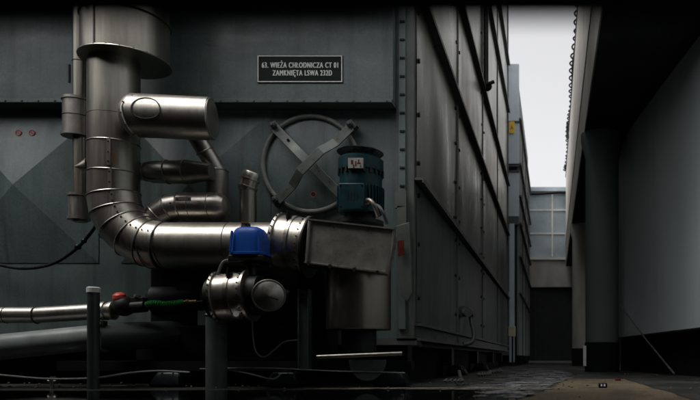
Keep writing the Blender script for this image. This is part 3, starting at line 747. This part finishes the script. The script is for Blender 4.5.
# upright channel post
dc = 5.56
cp = thing('channel_post', 'dull grey upright channel post left of the pump drum', 'post', P(303,368,dc))
a, c = P(297.5,289,dc), P(308.5,362,dc)
b = B().box((a.x,dc,.14),(a.x+.012,dc+.08,a.z)); b.box((c.x-.012,dc,.14),(c.x,dc+.08,a.z)); b.box((a.x+.012,dc+.02,.14),(c.x-.012,dc+.03,a.z-.008)); b.build('channel', M['pvc'], cp, bevel=.003)
b = B()
for z in (.70,.73,.76): b.cyl((a.x+.04,dc+.005,z),(a.x+.04,dc+.021,z),.012,seg=8)
b.build('bolt', M['dark'], cp)
# cable loop between them
w = B().tube(curve([P(252,318,5.2),P(253,338,5.2),P(256,352,5.2),P(264,357,5.2),P(274,350,5.2),P(284,342,5.2),P(297,340,5.2)],6),.006,8).build('hanging_cable', M['cord'])
tag(w,'thin brown cable hanging in a loop under the banded valve','cable')

# ------------------------------------------------------------------ lower left pipes and valve
dl2 = 5.62
lo = thing('silver_pipe', 'slim shiny clad pipe running level along the lower left', 'pipe', P(50,314,dl2))
pth = [P(-60,315,dl2),P(37,315,dl2),P(104,311,dl2)]
B().tube(pth,L(8,dl2),32,split=True).build('tube', M['steel_x'], lo)
b = B(); b.torus(P(37,315,dl2),(1,0,0),L(8.3,dl2),.006,32); b.torus(P(7,315,dl2),(1,0,0),L(8.1,dl2),.003,32); b.build('joint_bead', M['seam'], lo)
b = B().lathe(P(101,311,dl2),(1,0,.03),[(0,L(8,dl2)),(.01,L(9.4,dl2)),(.05,L(9.4,dl2)),(.055,L(8.2,dl2)),(.085,L(9.2,dl2)),(.11,L(9.2,dl2)),(.13,L(5,dl2))],32); b.build('coupling', M['steel_bright'], lo)
vv = thing('ball_valve', 'dark iron valve with a red cap at the end of the slim pipe', 'valve', P(125,308,dl2))
b = B().cyl(P(113,309,dl2),P(146,306,dl2),.05,seg=24); b.ball(P(124,306,dl2),.085,18); b.cyl(P(120,306,dl2),P(120,299,dl2),.035); b.cyl(P(137,306,dl2),P(138,297,dl2),.03); b.obox(P(139,302,dl2),(.1,.07,.07)); b.build('body', M['dark'], vv, bevel=.004)
b = B().lathe(P(120,300,dl2-.02),(-.05,-.25,1),[(0,.042),(.02,.052),(.045,.046),(.062,.022),(.064,0)],24); b.build('cap', M['red'], vv)
b = B().cyl(P(137,297,dl2-.02),P(137.5,294.8,dl2-.02),.026,seg=12); b.build('stem_cap', M['steel_dull'], vv)
gh = thing('braided_hose', 'green spiral hose with brass end running right from the red capped valve', 'hose', P(165,303,dl2))
b = B(); pts = curve([P(145,305,dl2),P(155,303,dl2-.01),P(166,304,dl2),P(178,303,dl2-.01),P(184,302,dl2)],10)
b.tube(pts,.017,10)
for i, p in enumerate(pts[:-1]):
    if i % 2 == 0: b.torus(p,pts[i+1]-p,.021,.006,14,5)
b.build('coil', M['green'], gh)
b = B().cyl(P(183,302.2,dl2),P(197,301.5,dl2),.016,seg=12); b.cyl(P(186,302,dl2),P(189,301.8,dl2),.022,seg=6); b.build('end_fitting', M['brass'], gh)
b = B().tube([P(197,301.5,dl2),P(215,300.5,dl2)],.007,8); b.build('tail', M['pvc'], gh)
d5 = 5.45
gy = thing('plastic_pipe', 'thick dark grey plastic pipe rising slightly below the slim shiny pipe', 'pipe', P(60,345,d5))
B().tube([P(-70,354,d5),P(96,337.5,d5)],L(12.8,d5),36).build('tube', M['duct_grey'], gy)
B().tube([P(96,337.5,d5),P(180,334,5.95)],L(14.5,d5),36).build('wide_run', M['post'], gy)
b = B().torus(P(104,337,d5),(1,0,.05),L(14,d5),.016,36); b.build('hoop', M['steel_dull'], gy)
b = B().obox(P(103,324,d5-.02),(.04,.05,.05)); b.build('hoop_bolt', M['dark'], gy)
dpz = 5.26
pz = thing('marker_post', 'dark round post with a white cap in front of the lower pipes', 'post', (P(93.5,0,dpz).x,dpz,0))
B().cyl((P(93.5,0,dpz).x,dpz,0),P(93.5,290,dpz),L(5.5,dpz),seg=28).build('shaft', M['post'], pz)
b = B().lathe(P(93.5,292.5,dpz),(0,0,1),[(0,L(6.2,dpz)),(.035,L(6.2,dpz)),(.042,L(5,dpz)),(.042,0)],28); b.build('cap', M['white'], pz)
# hose arc on the tower wall
o = B().tube(curve([P(-20,258,6.1),P(0,265,6.08),P(25,268.5,6.08),P(52,264,6.08),P(75,250,6.08),P(90,234,6.05),P(98,222,6.0)],8),.014,10)
o.ball(P(78,247,6.08),.028,10); o.ball(P(84,241,6.06),.024,10)
tag(o.build('hanging_hose', M['black']),'black cable sagging in an arc across the creased tower panel','cable')

# dark machinery behind and the skid
sk = thing('pump_skid', 'black steel skid frame carrying the pump and pipes above the wet floor', 'skid frame', P(250,372,5.9))
b = B().box((P(60,0,5.7).x,5.66,.135),(P(412,0,5.7).x,5.80,.215)); b.box((P(60,0,6).x,6.0,.135),(P(412,0,6).x,6.12,.215))
for px in (120,200,290,390): b.box((P(px,0,5.9).x,5.80,.15),(P(px,0,5.9).x+.1,6.0,.205))
b.build('frame', M['plinth'], sk)
b = B().box((P(140,0,5.9).x,5.84,.215),(P(330,0,5.9).x,6.12,.52)); b.build('motor_bed', M['plinth'], sk, bevel=.01)
B().box((P(151,0,5.9).x,5.88,.52),(P(326,0,5.9).x,6.14,1.03)).build('dark_mass', M['plinth'], sk, bevel=.02)  # plain black box filling the area below the big pipe
b = B().lathe(P(150,300,5.95),(1,0,0),[(0,.08),(.05,.13),(.5,.13),(.55,.17),(.62,.17),(.66,.13),(1.2,.12),(1.25,.1)],32); b.build('pump_body', M['dark'], sk)
b = B().obox(P(204,318,5.6),(.09,.03,.12)); b.build('name_plate', M['post'], sk)
b = B().obox(P(184,287,5.7),(.12,.02,.05)); b.build('tag_plate', M['post'], sk)
# silver rail under the drum and rounded plate
rl = B().tube([P(317,357,5.3),P(378,354.5,5.35),P(402,353.5,5.4)],[.017,.017,.017],14)
tag(rl.build('drain_tube', M['band']),'thin bright metal tube lying level below the pump drum','tube')
b = B(); p0 = P(367,360,5.5); pl_ = [p0+Vector((math.cos(a)*L(18.5,5.5),0,math.sin(a)*L(21,5.5))) for a in [PI+PI*k/16 for k in range(17)]]
b.prism(pl_,(0,.03,0)); tag(b.build('rounded_plate', M['pvc'], bevel=.003),'grey half round steel plate hanging below the bright tube','plate')

# rubber feet
def foot():
    t = thing('rubber_foot', '', 'foot', (0,0,0), 'black rubber feet under the skid and the tower')
    b = B(); w0, w1, hh, dd0, dd1 = .135, .092, .125, .145, .085
    v = b.ring([(-w0,-dd0,0),(w0,-dd0,0),(w0,dd0,0),(-w0,dd0,0),(-w0,-dd0,.02),(w0,-dd0,.02),(w0,dd0,.02),(-w0,dd0,.02),(-w1,-dd1,hh),(w1,-dd1,hh),(w1,dd1,hh),(-w1,dd1,hh)])
    for q in ((0,3,2,1),(8,9,10,11)): b.face([v[i] for i in q])
    for lv in (0,4):
        for i in range(4): b.face([v[lv+i],v[lv+(i+1)%4],v[lv+4+(i+1)%4],v[lv+4+i]])
    o = b.build('pad', M['black'], t, bevel=.045); o.modifiers['bevel'].segments = 5
    b = B()
    for sx in (-.045,.045):
        b.bar([(sx*1.3,-dd0+.012,.024),(sx,-dd1-.006,hh-.012)],(.012,0,0),(0,.010,0))
    b.build('groove', M['plinth'], t)
    B().box((-.05,-.04,hh),(.05,.04,hh+.010)).build('top_plate', M['dark'], t)
    return t
f0 = foot()
fl = [(174,5.70,'black rubber foot furthest left, under the left end of the skid'),(287,5.62,'black rubber foot below the gap between banded valve and drum'),(393,5.68,'black rubber foot below the right edge of the drum, at the tower corner')]
for i, (px, d, lb) in enumerate(fl):
    o = f0 if i == 0 else copy_tree(f0)
    o.location = (P(px,0,d).x, d, .008); o['label'] = lb
for px, d, lb in ((481,9.3,'black rubber foot under the tower side, nearer of the two along the alley'),(505,12.4,'black rubber foot under the tower side, further down the alley')):
    o = copy_tree(f0); o.location = (-1.32, d, .008); o['label'] = lb; o.rotation_euler.z = PI/2
for px, d, lb in ((527,8.0,''),):
    pass
# ground cables
o = B().tube(curve([P(-30,372,5.3),P(10,376,5.25),P(50,379,5.25),P(95,378,5.25),P(130,373,5.4),P(160,371,5.5),P(190,372.5,5.5)],8),.009,8)
tag(o.build('ground_cable', M['cord']),'thin grey cable sagging along the dark floor at lower left','cable')
o = B().tube(curve([P(228,370,5.5),P(250,374,5.45),P(272,379,5.4),P(281,374,5.5)],8),.007,8)
tag(o.build('ground_cable', M['cord']),'thin cable running down to the middle rubber foot','cable')
o = B().tube(curve([P(200,369,5.6),P(260,368,5.52),P(330,371,5.5),P(372,372,5.5),P(405,373,5.5)],8),.006,8)
tag(o.build('ground_cable', M['cord']),'thin cable strung along the skid between the middle and right feet','cable')
def chain(pts, ll, r, name, label, m):
    pts = curve(pts,20); t = thing(name,label,'chain',pts[0]); b = B(); acc = 0; k = 0; last = pts[0]
    for p in pts[1:]:
        if (p-last).length >= ll*.72:
            ax = (p-last).normalized(); side = Vector((0,0,1)).cross(ax).normalized(); upv = ax.cross(side)
            n_ = side if k % 2 else upv; w = ax.cross(n_); c = (p+last)/2
            b.loop([c+ax*math.cos(2*PI*j/14)*ll*.5+w*math.sin(2*PI*j/14)*ll*.26 for j in range(14)],r,5)
            last = p; k += 1
    b.build('links', m, t)['kind'] = 'stuff'
    return t
chain([(-1.02,6.35,.03),(-.9,6.7,.02),(-.98,7.2,.03),(-1.05,7.6,.10)],.05,.007,'ground_chain','short steel chain lying on the floor at the tower corner',M['cord'])
chain([(-.95,8.6,.03),(-.86,9.2,.02),(-.92,9.9,.03),(-.84,10.8,.03),(-.9,11.5,.04)],.08,.010,'ground_chain','longer steel chain lying along the foot of the tower side',M['cord'])
# small tap on the floor
tpz = thing('floor_tap', 'tiny metal tap standing on the floor at lower left', 'tap', P(52,389,5.4))
x_, y_ = P(52,0,5.35).x, 5.35
b = B().cyl((x_,y_,.0),(x_,y_,.07),.014); b.cyl((x_-.03,y_,.06),(x_+.035,y_,.06),.012); b.ball((x_,y_,.065),.02,10); b.build('body', M['steel_dull'], tpz)
b = B().obox((x_+.01,y_,.092),(.05,.016,.010)); b.cyl((x_,y_,.07),(x_,y_,.09),.006); b.build('handle', M['steel_bright'], tpz)
# tower side valve
ys = 9.4
sv = thing('drain_valve', 'small dark valve with curved drain spout on the tower side', 'valve', (XS+.1,ys,.86))
b = B().cyl((XS-.02,ys,.86),(XS+.16,ys,.86),.055); b.cyl((XS+.10,ys-.09,.86),(XS+.10,ys+.09,.86),.06); b.build('body', M['flange'], sv)
b = B().obox((XS+.10,ys,.945),(.16,.03,.02)); b.cyl((XS+.1,ys,.86),(XS+.1,ys,.94),.015); b.build('handle', M['band'], sv)
b = B().tube(curve([(XS+.12,ys,.80),(XS+.14,ys-.02,.70),(XS+.17,ys-.04,.55),(XS+.14,ys-.1,.45),(XS+.04,ys-.16,.42)],6),.03,12); b.build('spout', M['pvc'], sv)
o = B().prism([P(397.5,241,6.02),P(404,240,6.02),P(404.3,255.5,6.02),P(398,256.5,6.02)],(0,.004,0)).build('sticker', M['orange']); tag(o,'faded orange red sticker on the bracket at the tower corner','sticker')

# ------------------------------------------------------------------ second tower
d2 = 19.4; X2 = P(519,0,d2).x
t2 = thing('cooling_tower', 'pale blue grey cooling tower further down the alley with a yellow sign', 'cooling tower', (-4,24,0))
zt = P(0,64,d2).z; zm = P(0,217,d2).z; xl = -8
B().box((xl,d2,P(0,122,d2).z+.02),(X2,d2+.1,zt)).build('upper_panel', M['bluegrey'], t2)
B().box((xl,d2,P(0,165,d2).z+.04),(X2-.0,d2+.1,P(0,122,d2).z-.02)).build('front_panel', M['bluegrey'], t2)
B().box((xl,d2,zm+.02),(X2-.0,d2+.1,P(0,172,d2).z)).build('front_panel', M['bluegrey'], t2)
b = B()
for py in (122,166,171.5): b.box((xl,d2-.04,P(0,py,d2).z-.02),(X2+.02,d2+.02,P(0,py,d2).z+.02))
b.box((xl,d2-.03,zm-.22),(X2-.02,d2+.1,zm+.02)); b.build('cross_rail', M['post'], t2)
b = B().box((xl,d2,.3),(X2-.16,d2+.1,zm-.22)); b.build('lower_panel', M['conc_dark'], t2)
b = B().box((P(509.5,0,d2).x,d2-.06,.1),(P(514.5,0,d2).x,d2+.06,zm-.2)); b.box((P(505,0,d2).x,d2-.05,P(0,296,d2).z),(P(514,0,d2).x,d2-.03,P(0,292,d2).z)); b.build('steel_column', M['bluegrey'], t2)
b = B()
for py in (224,228,232): b.cyl(P(511.5,py,d2-.05),P(511.5,py,d2),.03,seg=8)
b.build('bolt', M['dark'], t2)
b = B().box((X2-.06,d2+.1,.3),(X2,28.3,P(0,120,d2).z)); b.build('side_panel', M['conc_dark'], t2)
b = B().box((xl,d2+.11,.3),(X2-.07,28.2,zt-.1)); b.build('core', M['dark'], t2)
for py in (118,163,195,222,255,292):
    z = P(0,py,d2).z; b = B().box((X2+.001,d2-.01,z-.05),(X2+.075,28.3,z)); b.build('flange', M['flange'], t2)
b = B()
for y in (21.5,23.9,26.2): b.box((X2+.001,y-.03,.3),(X2+.03,y+.03,P(0,120,d2).z))
b.build('joint_strip', M['flange'], t2)
b = B()
for y, z in ((20.6,1.9),(23.5,1.5),(27,1.3)): b.cyl((X2-.12,y,P(0,120,d2).z),(X2-.12,y,P(0,120,d2).z+z),.018,seg=8)
b.box((X2-.13,20.6,P(0,120,d2).z+1.2),(X2-.11,28,P(0,120,d2).z+1.23)); b.build('guard_rail', M['bluegrey'], t2)
ysn = thing('yellow_sign', 'small yellow sign on the pale blue grey tower in the alley', 'sign', P(512,127,d2-.05))
a, c = P(509,121.5,d2-.06), P(514.5,133,d2-.06)
B().box((a.x,d2-.06,c.z),(c.x,d2-.045,a.z)).build('plate', M['yellow'], ysn)
b = B().prism([P(510.2,129,d2-.063),P(513.3,129,d2-.063),P(511.8,124.5,d2-.063)],(0,.002,0)); b.build('mark', mat('sign_brown',(.30,.16,.01),.6), ysn)
b = B(); p = P(508.5,332,16.9)
bx_ = thing('junction_box', 'pale cream junction box at the end of the near tower', 'box', (XS+.13,18.95,.8))
B().box((XS+.02,18.78,.82),(XS+.22,18.9,1.10)).build('case', M['warm'], bx_, bevel=.01)
b.obox((XS+.13,18.93,.5),(.05,.05,1.0)); b.build('stand', M['dark'], bx_)

# ------------------------------------------------------------------ building at the end of the alley
d3 = 28.6
eb = thing('end_building', 'grey building closing the alley with glazed panels above a dark gate', 'building', (0,d3,0))
zt3 = P(0,188,d3).z; zg0 = P(0,257.5,d3).z; zc0 = P(0,287,d3).z
gl = B().box((-6,d3+.05,zg0),(6,d3+.4,zt3-.1)).build('window', M['glass'], eb)
b = B()
xm_ = P(552.3,0,d3).x
for k in range(-3,4): b.box((xm_+k*1.1-.03,d3,zg0+.04),(xm_+k*1.1+.03,d3+.049,zt3-.14))
b.build('mullion', M['fascia'], gl)
b = B()
for py in (210,233.5): b.box((-6,d3+.01,P(0,py,d3).z-.028),(6,d3+.045,P(0,py,d3).z+.028))
b.build('glazing_bar', M['fascia'], gl)
B().box((-6,d3-.05,zt3-.14),(6,d3+.5,zt3+.03)).build('roof_edge', M['bluegrey'], eb)
b = B().tube([(-6,d3-.12,P(0,194,d3).z),(-.6,d3-.12,P(0,194.5,d3).z),(.2,d3-.12,P(0,193,d3).z),(6,d3-.12,P(0,193,d3).z)],.06,10); b.build('pipe', M['dark'], eb)
B().box((-6,d3-.08,zg0-.10),(6,d3+.3,zg0)).build('sill', M['white'], eb)
B().box((-6,d3,zc0),(6,d3+.4,zg0-.10)).build('lintel', M['conc'], eb)
b = B().box((-6,d3+.2,.0),(6,d3+.3,zc0-.002))
for k in range(60): b.box((-6+k*.2,d3+.16,.02),(-5.93+k*.2,d3+.2,zc0-.02))
b.build('gate', M['gate'], eb)
o = B().box((-1.0,27.6,0),(.75,27.9,.09)); 
for x in (-.7,-.2,.35): o.box((x-.02,27.58,.01),(x+.02,27.6,.08))
tag(o.build('kerb', M['conc_dark'], bevel=.01),'low pale concrete kerb across the far end of the alley','kerb')

# ------------------------------------------------------------------ right hand building: soffit, fascia, columns
XE = .545; ZS = P(0,133,11.5).z
rb = thing('overhang_building', 'building on the right with pale upper face over a dark soffit', 'building', (3,14,0))
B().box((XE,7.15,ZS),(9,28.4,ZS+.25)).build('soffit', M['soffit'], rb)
zb1 = 4.95; zb2 = 5.35; zb3 = 7.75
b = B(); y = 5.2
for i, (y0, y1) in enumerate(((7.15,11.8),(11.83,16.2),(16.23,20.4),(20.43,24.5),(24.53,28.4))):
    b.box((XE-.02,y0,ZS-.0),(XE-.001,y1,zb1))
b.build('lower_band', M['conc'], rb)
b = B()
for i, (y0, y1) in enumerate(((7.15,9.6),(9.62,14),(14.02,18.4),(18.42,22.8),(22.82,28.4))):
    b.box((XE-.035,y0,zb1+.01),(XE-.001,y1,zb2)); 
b.build('middle_band', M['fascia'], rb)
b = B()
for i, (y0, y1) in enumerate(((7.15,8.1),(8.12,12.4),(12.42,16.9),(16.92,21),(21.02,25),(25.02,28.4))):
    b.box((XE-.01,y0,zb2+.01),(XE+.06,y1,zb3))
b.build('upper_band', M['fascia'], rb)
B().box((XE+.0,7.15,ZS+.25),(9,28.4,zb3-.05)).build('wall_core', M['conc'], rb)
B().box((XE-.03,7.15,zb3),(XE+.12,28.4,zb3+.08)).build('coping', M['flange'], rb)
def column(yc, lab, c_first=False):
    t = thing('concrete_column', lab, 'column', (XE+.29,yc+.29,0), 'round columns under the overhang')
    cx = XE+.29; cy = yc+.29
    B().lathe((cx,cy,.5),(0,0,1),[(0,.283),(ZS-.5-.42,.283),(ZS-.5-.12,.36),(ZS-.5-.005,.36)],48).build('shaft', M['column'] if c_first else M['conc'], t)  # near shaft darker, far one paler: shade and light put into colour
    B().lathe((cx,cy,0),(0,0,1),[(0,.295),(.498,.295)],48).build('painted_foot', M['plinth'], t)
    return t
c1 = column(11.3,'shade-darkened concrete column with flared head nearest the camera, beside the grey wall', True)
B().box((XE-.035,11.45,.10),(XE+.015,11.5,.44)).build('corner_guard', M['white'], c1)
column(19.2,'concrete column coloured paler as lit, further back beneath the overhang')
# smooth grey wall raised above a black plinth
pl2 = [(3.35,-2.5),(2.75,1.2),(2.25,4.5),(1.985,6.3),(1.73,8.0),(1.504,9.56),(1.25,11.5),(1.08,13.0)]
pts = curve([Vector((x,y,0)) for x, y in pl2],8)
rw = thing('grey_wall', 'smooth grey curved wall on the right, raised over a black recess', 'wall', (1.7,8,0))
b = B(); lo_, hi_ = [], []
wb = [.60+.0*p.x for p in pts]
front = [(p.x,p.y) for p in pts]; back = [(p.x+.5,p.y+.05) for p in pts]
va_ = b.ring([(x,y,w) for (x,y),w in zip(front,wb)]); vb_ = b.ring([(x,y,ZS-.003) for x,y in front]); vc_ = b.ring([(x,y,w) for (x,y),w in zip(back,wb)]); vd_ = b.ring([(x,y,ZS-.003) for x,y in back])
for i in range(len(pts)-1):
    b.face([va_[i],va_[i+1],vb_[i+1],vb_[i]]); b.face([vc_[i+1],vc_[i],vd_[i],vd_[i+1]]); b.face([va_[i+1],va_[i],vc_[i],vc_[i+1]]); b.face([vb_[i],vb_[i+1],vd_[i+1],vd_[i]])
for k in (0,-1): b.face([va_[k],vb_[k],vd_[k],vc_[k]])
b.build('facing', M['wallr'], rw, smooth=40)
b = B(); fa = b.ring([(x+.22,y,0) for x,y in front]); fb = b.ring([(x+.22,y,.605) for x,y in front])
for i in range(len(pts)-1): b.face([fa[i],fa[i+1],fb[i+1],fb[i]])
b.build('plinth', M['plinth'], rw, smooth=40)
sheet('asphalt_strip', [(.82,1.5),(2.4,1.5),(2.1,5),(1.4,12),(.84,12)], 'asphalt', .002)  # strip of the ground's own asphalt beside the grey wall
o = B().tube([P(674.5,374,8.95),P(648,342,10.1),P(620,305,11.45)],[.014,.012,.010],8)
tag(o.build('leaning_rod', M['pvc']),'long thin metal rod leaning against the grey wall on the right','rod')
# object on the floor
x_, y_ = G(603,388.3)
o = thing('floor_box', 'small black plastic box lying on the brown concrete', 'box', (x_,y_,.004))
B().box((x_-.034,y_,.006),(x_+.034,y_+.06,.042)).build('case', M['black'], o, bevel=.006)
b = B()
for dx in (-.018,.006): b.box((x_+dx,y_-.003,.016),(x_+dx+.012,y_,.034))
b.build('mark', M['letter'], o)
x_, y_ = G(618,381); o = B().obox((x_,y_,.014),(.05,.04,.02),Matrix.Rotation(.5,3,'Z')); tag(o.build('wood_scrap', M['orange'], bevel=.004),'small reddish scrap lying behind the black box on the floor','scrap')
# twisted cable along the roof edge
xw, zw = XE-.01, zb3+.13
chain([(xw+.03*math.sin(y_*1.3)+random.uniform(-.015,.015),y_,zw+.05*math.sin(y_*.9)+random.uniform(-.03,.03)) for y_ in [10+k*.6 for k in range(31)]],.27,.021,'roof_chain','thick black chain strung along the roof edge of the right building',M['black'])
cb = thing('cable_box', 'small dark box fixed on the black roof chain', 'box', (xw,23.4,zw))
B().box((xw-.09,22.7,zw-.25),(xw+.07,23.0,zw+.22)).build('case', M['post'], cb, bevel=.01)
B().box((xw-.02,22.68,zw-.32),(xw+.09,22.72,zw-.24)).build('bracket', M['dark'], cb)

# ------------------------------------------------------------------ unseen blockers added to shape the light, and the near beam
o = thing('rear_blocker', 'unseen dark block added behind the camera to cut low sky light', 'building', (-2,-4.5,0))  # added out of view, blocks the low sky behind the camera
B().box((-16,-7,0),(14,-4,6.4)).build('wall', M['opp'], o)
B().box((-16.1,-7,6.4),(14.1,-3.9,6.6)).build('roof_edge', M['dark'], o)
o = thing('left_blocker', 'unseen dark wall added on the left to block side sky light', 'wall', (-9.8,1,0))  # out-of-view wall put in to darken the lower left
B().box((-10.0,-3.8,0),(-9.7,6.0,4.6)).build('wall', M['opp'], o)
B().box((-10.05,-3.8,4.6),(-9.65,6.0,4.7)).build('coping', M['dark'], o)
o = thing('deck_blocker', 'unseen dark slab added just above the view to shade the lower wall', 'walkway', (-5,1,2.6))  # unseen slab added so the wall darkens towards the floor
B().box((-9.5,-3.4,2.64),(-.3,4.36,2.74)).build('deck', M['plinth'], o)
B().box((-9.5,4.363,2.61),(-.3,4.41,2.82)).build('edge_beam', M['plinth'], o)
for x in (-9.3,-5.0,-.5): B().box((x-.06,-3.2,0),(x+.06,-3.08,2.639)).build('support_post', M['plinth'], o)
o = thing('pipe_bridge', 'black steel beam crossing overhead very close along the top edge of the view', 'beam', (0,.29,0))
B().box((-.8,.285,.3962),(.5,.30,.46)).build('beam', M['plinth'], o, bevel=.004)
for x in (-.78,.48): B().box((x-.02,.286,0),(x+.02,.299,.3956)).build('post', M['plinth'], o)
# pebbles
b = B()
for k in range(260):
    if random.random() < .6: x, y = random.uniform(-6,.2), random.uniform(5.1,6.3)
    else: x, y = random.uniform(-1,1.6), random.uniform(4,12)
    s_ = random.uniform(.004,.014); b.ball((x,y,.008+s_*.3),s_,6,(1,random.uniform(.7,1.3),.6))
struct(tag(b.build('pebbles', M['stone'], smooth=0),'scattered small pebbles and grit on the wet floor','pebbles'),'stuff')

# ------------------------------------------------------------------ light, sky, camera
W = bpy.data.worlds.new('World'); S.world = W; W.use_nodes = True
nt = W.node_tree; N = nt.nodes; K = nt.links.new
sky = N.new('ShaderNodeTexSky'); sky.sky_type = 'NISHITA'; sky.sun_disc = False
EL, AZ = math.radians(62), math.radians(-125)       # azimuth measured from +Y towards +X
sky.sun_elevation = EL; sky.sun_rotation = AZ; sky.air_density = 1.2; sky.dust_density = 4.0; sky.ozone_density = 1.0
hs_ = N.new('ShaderNodeHueSaturation'); hs_.inputs['Saturation'].default_value = .08
tint = N.new('ShaderNodeMix'); tint.data_type = 'RGBA'; tint.blend_type = 'MULTIPLY'; tint.inputs[0].default_value = 1; tint.inputs[7].default_value = (1,.985,.985,1)
K(sky.outputs[0], hs_.inputs['Color']); K(hs_.outputs[0], tint.inputs[6]); K(tint.outputs[2], N['Background'].inputs['Color']); N['Background'].inputs['Strength'].default_value = .15
sl = bpy.data.lights.new('sun','SUN'); sl.energy = .85; sl.angle = math.radians(25); sl.color = (1,.96,.9)
so = bpy.data.objects.new('sun', sl); C.objects.link(so)
sd = Vector((math.sin(AZ)*math.cos(EL), math.cos(AZ)*math.cos(EL), math.sin(EL)))
so.rotation_euler = sd.to_track_quat('Z','Y').to_euler(); so.location = sd*30
cam = bpy.data.cameras.new('camera'); co = bpy.data.objects.new('camera', cam); C.objects.link(co); S.camera = co
co.location = (0,0,H); co.rotation_euler = (PI/2,0,0)
cam.sensor_fit = 'HORIZONTAL'; cam.sensor_width = 36; cam.lens = 36*F/700
cam.shift_x = -(VX-350)/700; cam.shift_y = (VY-200)/700
cam.clip_start = .02; cam.clip_end = 1500
cam.dof.use_dof = True; cam.dof.focus_distance = 7.0; cam.dof.aperture_fstop = 2.2
S.view_settings.view_transform = 'Standard'; S.view_settings.look = 'None'; S.view_settings.gamma = 1; S.view_settings.use_curve_mapping = False
S.view_settings.exposure = .64
S.render.engine = 'CYCLES'
S.cycles.use_denoising = True
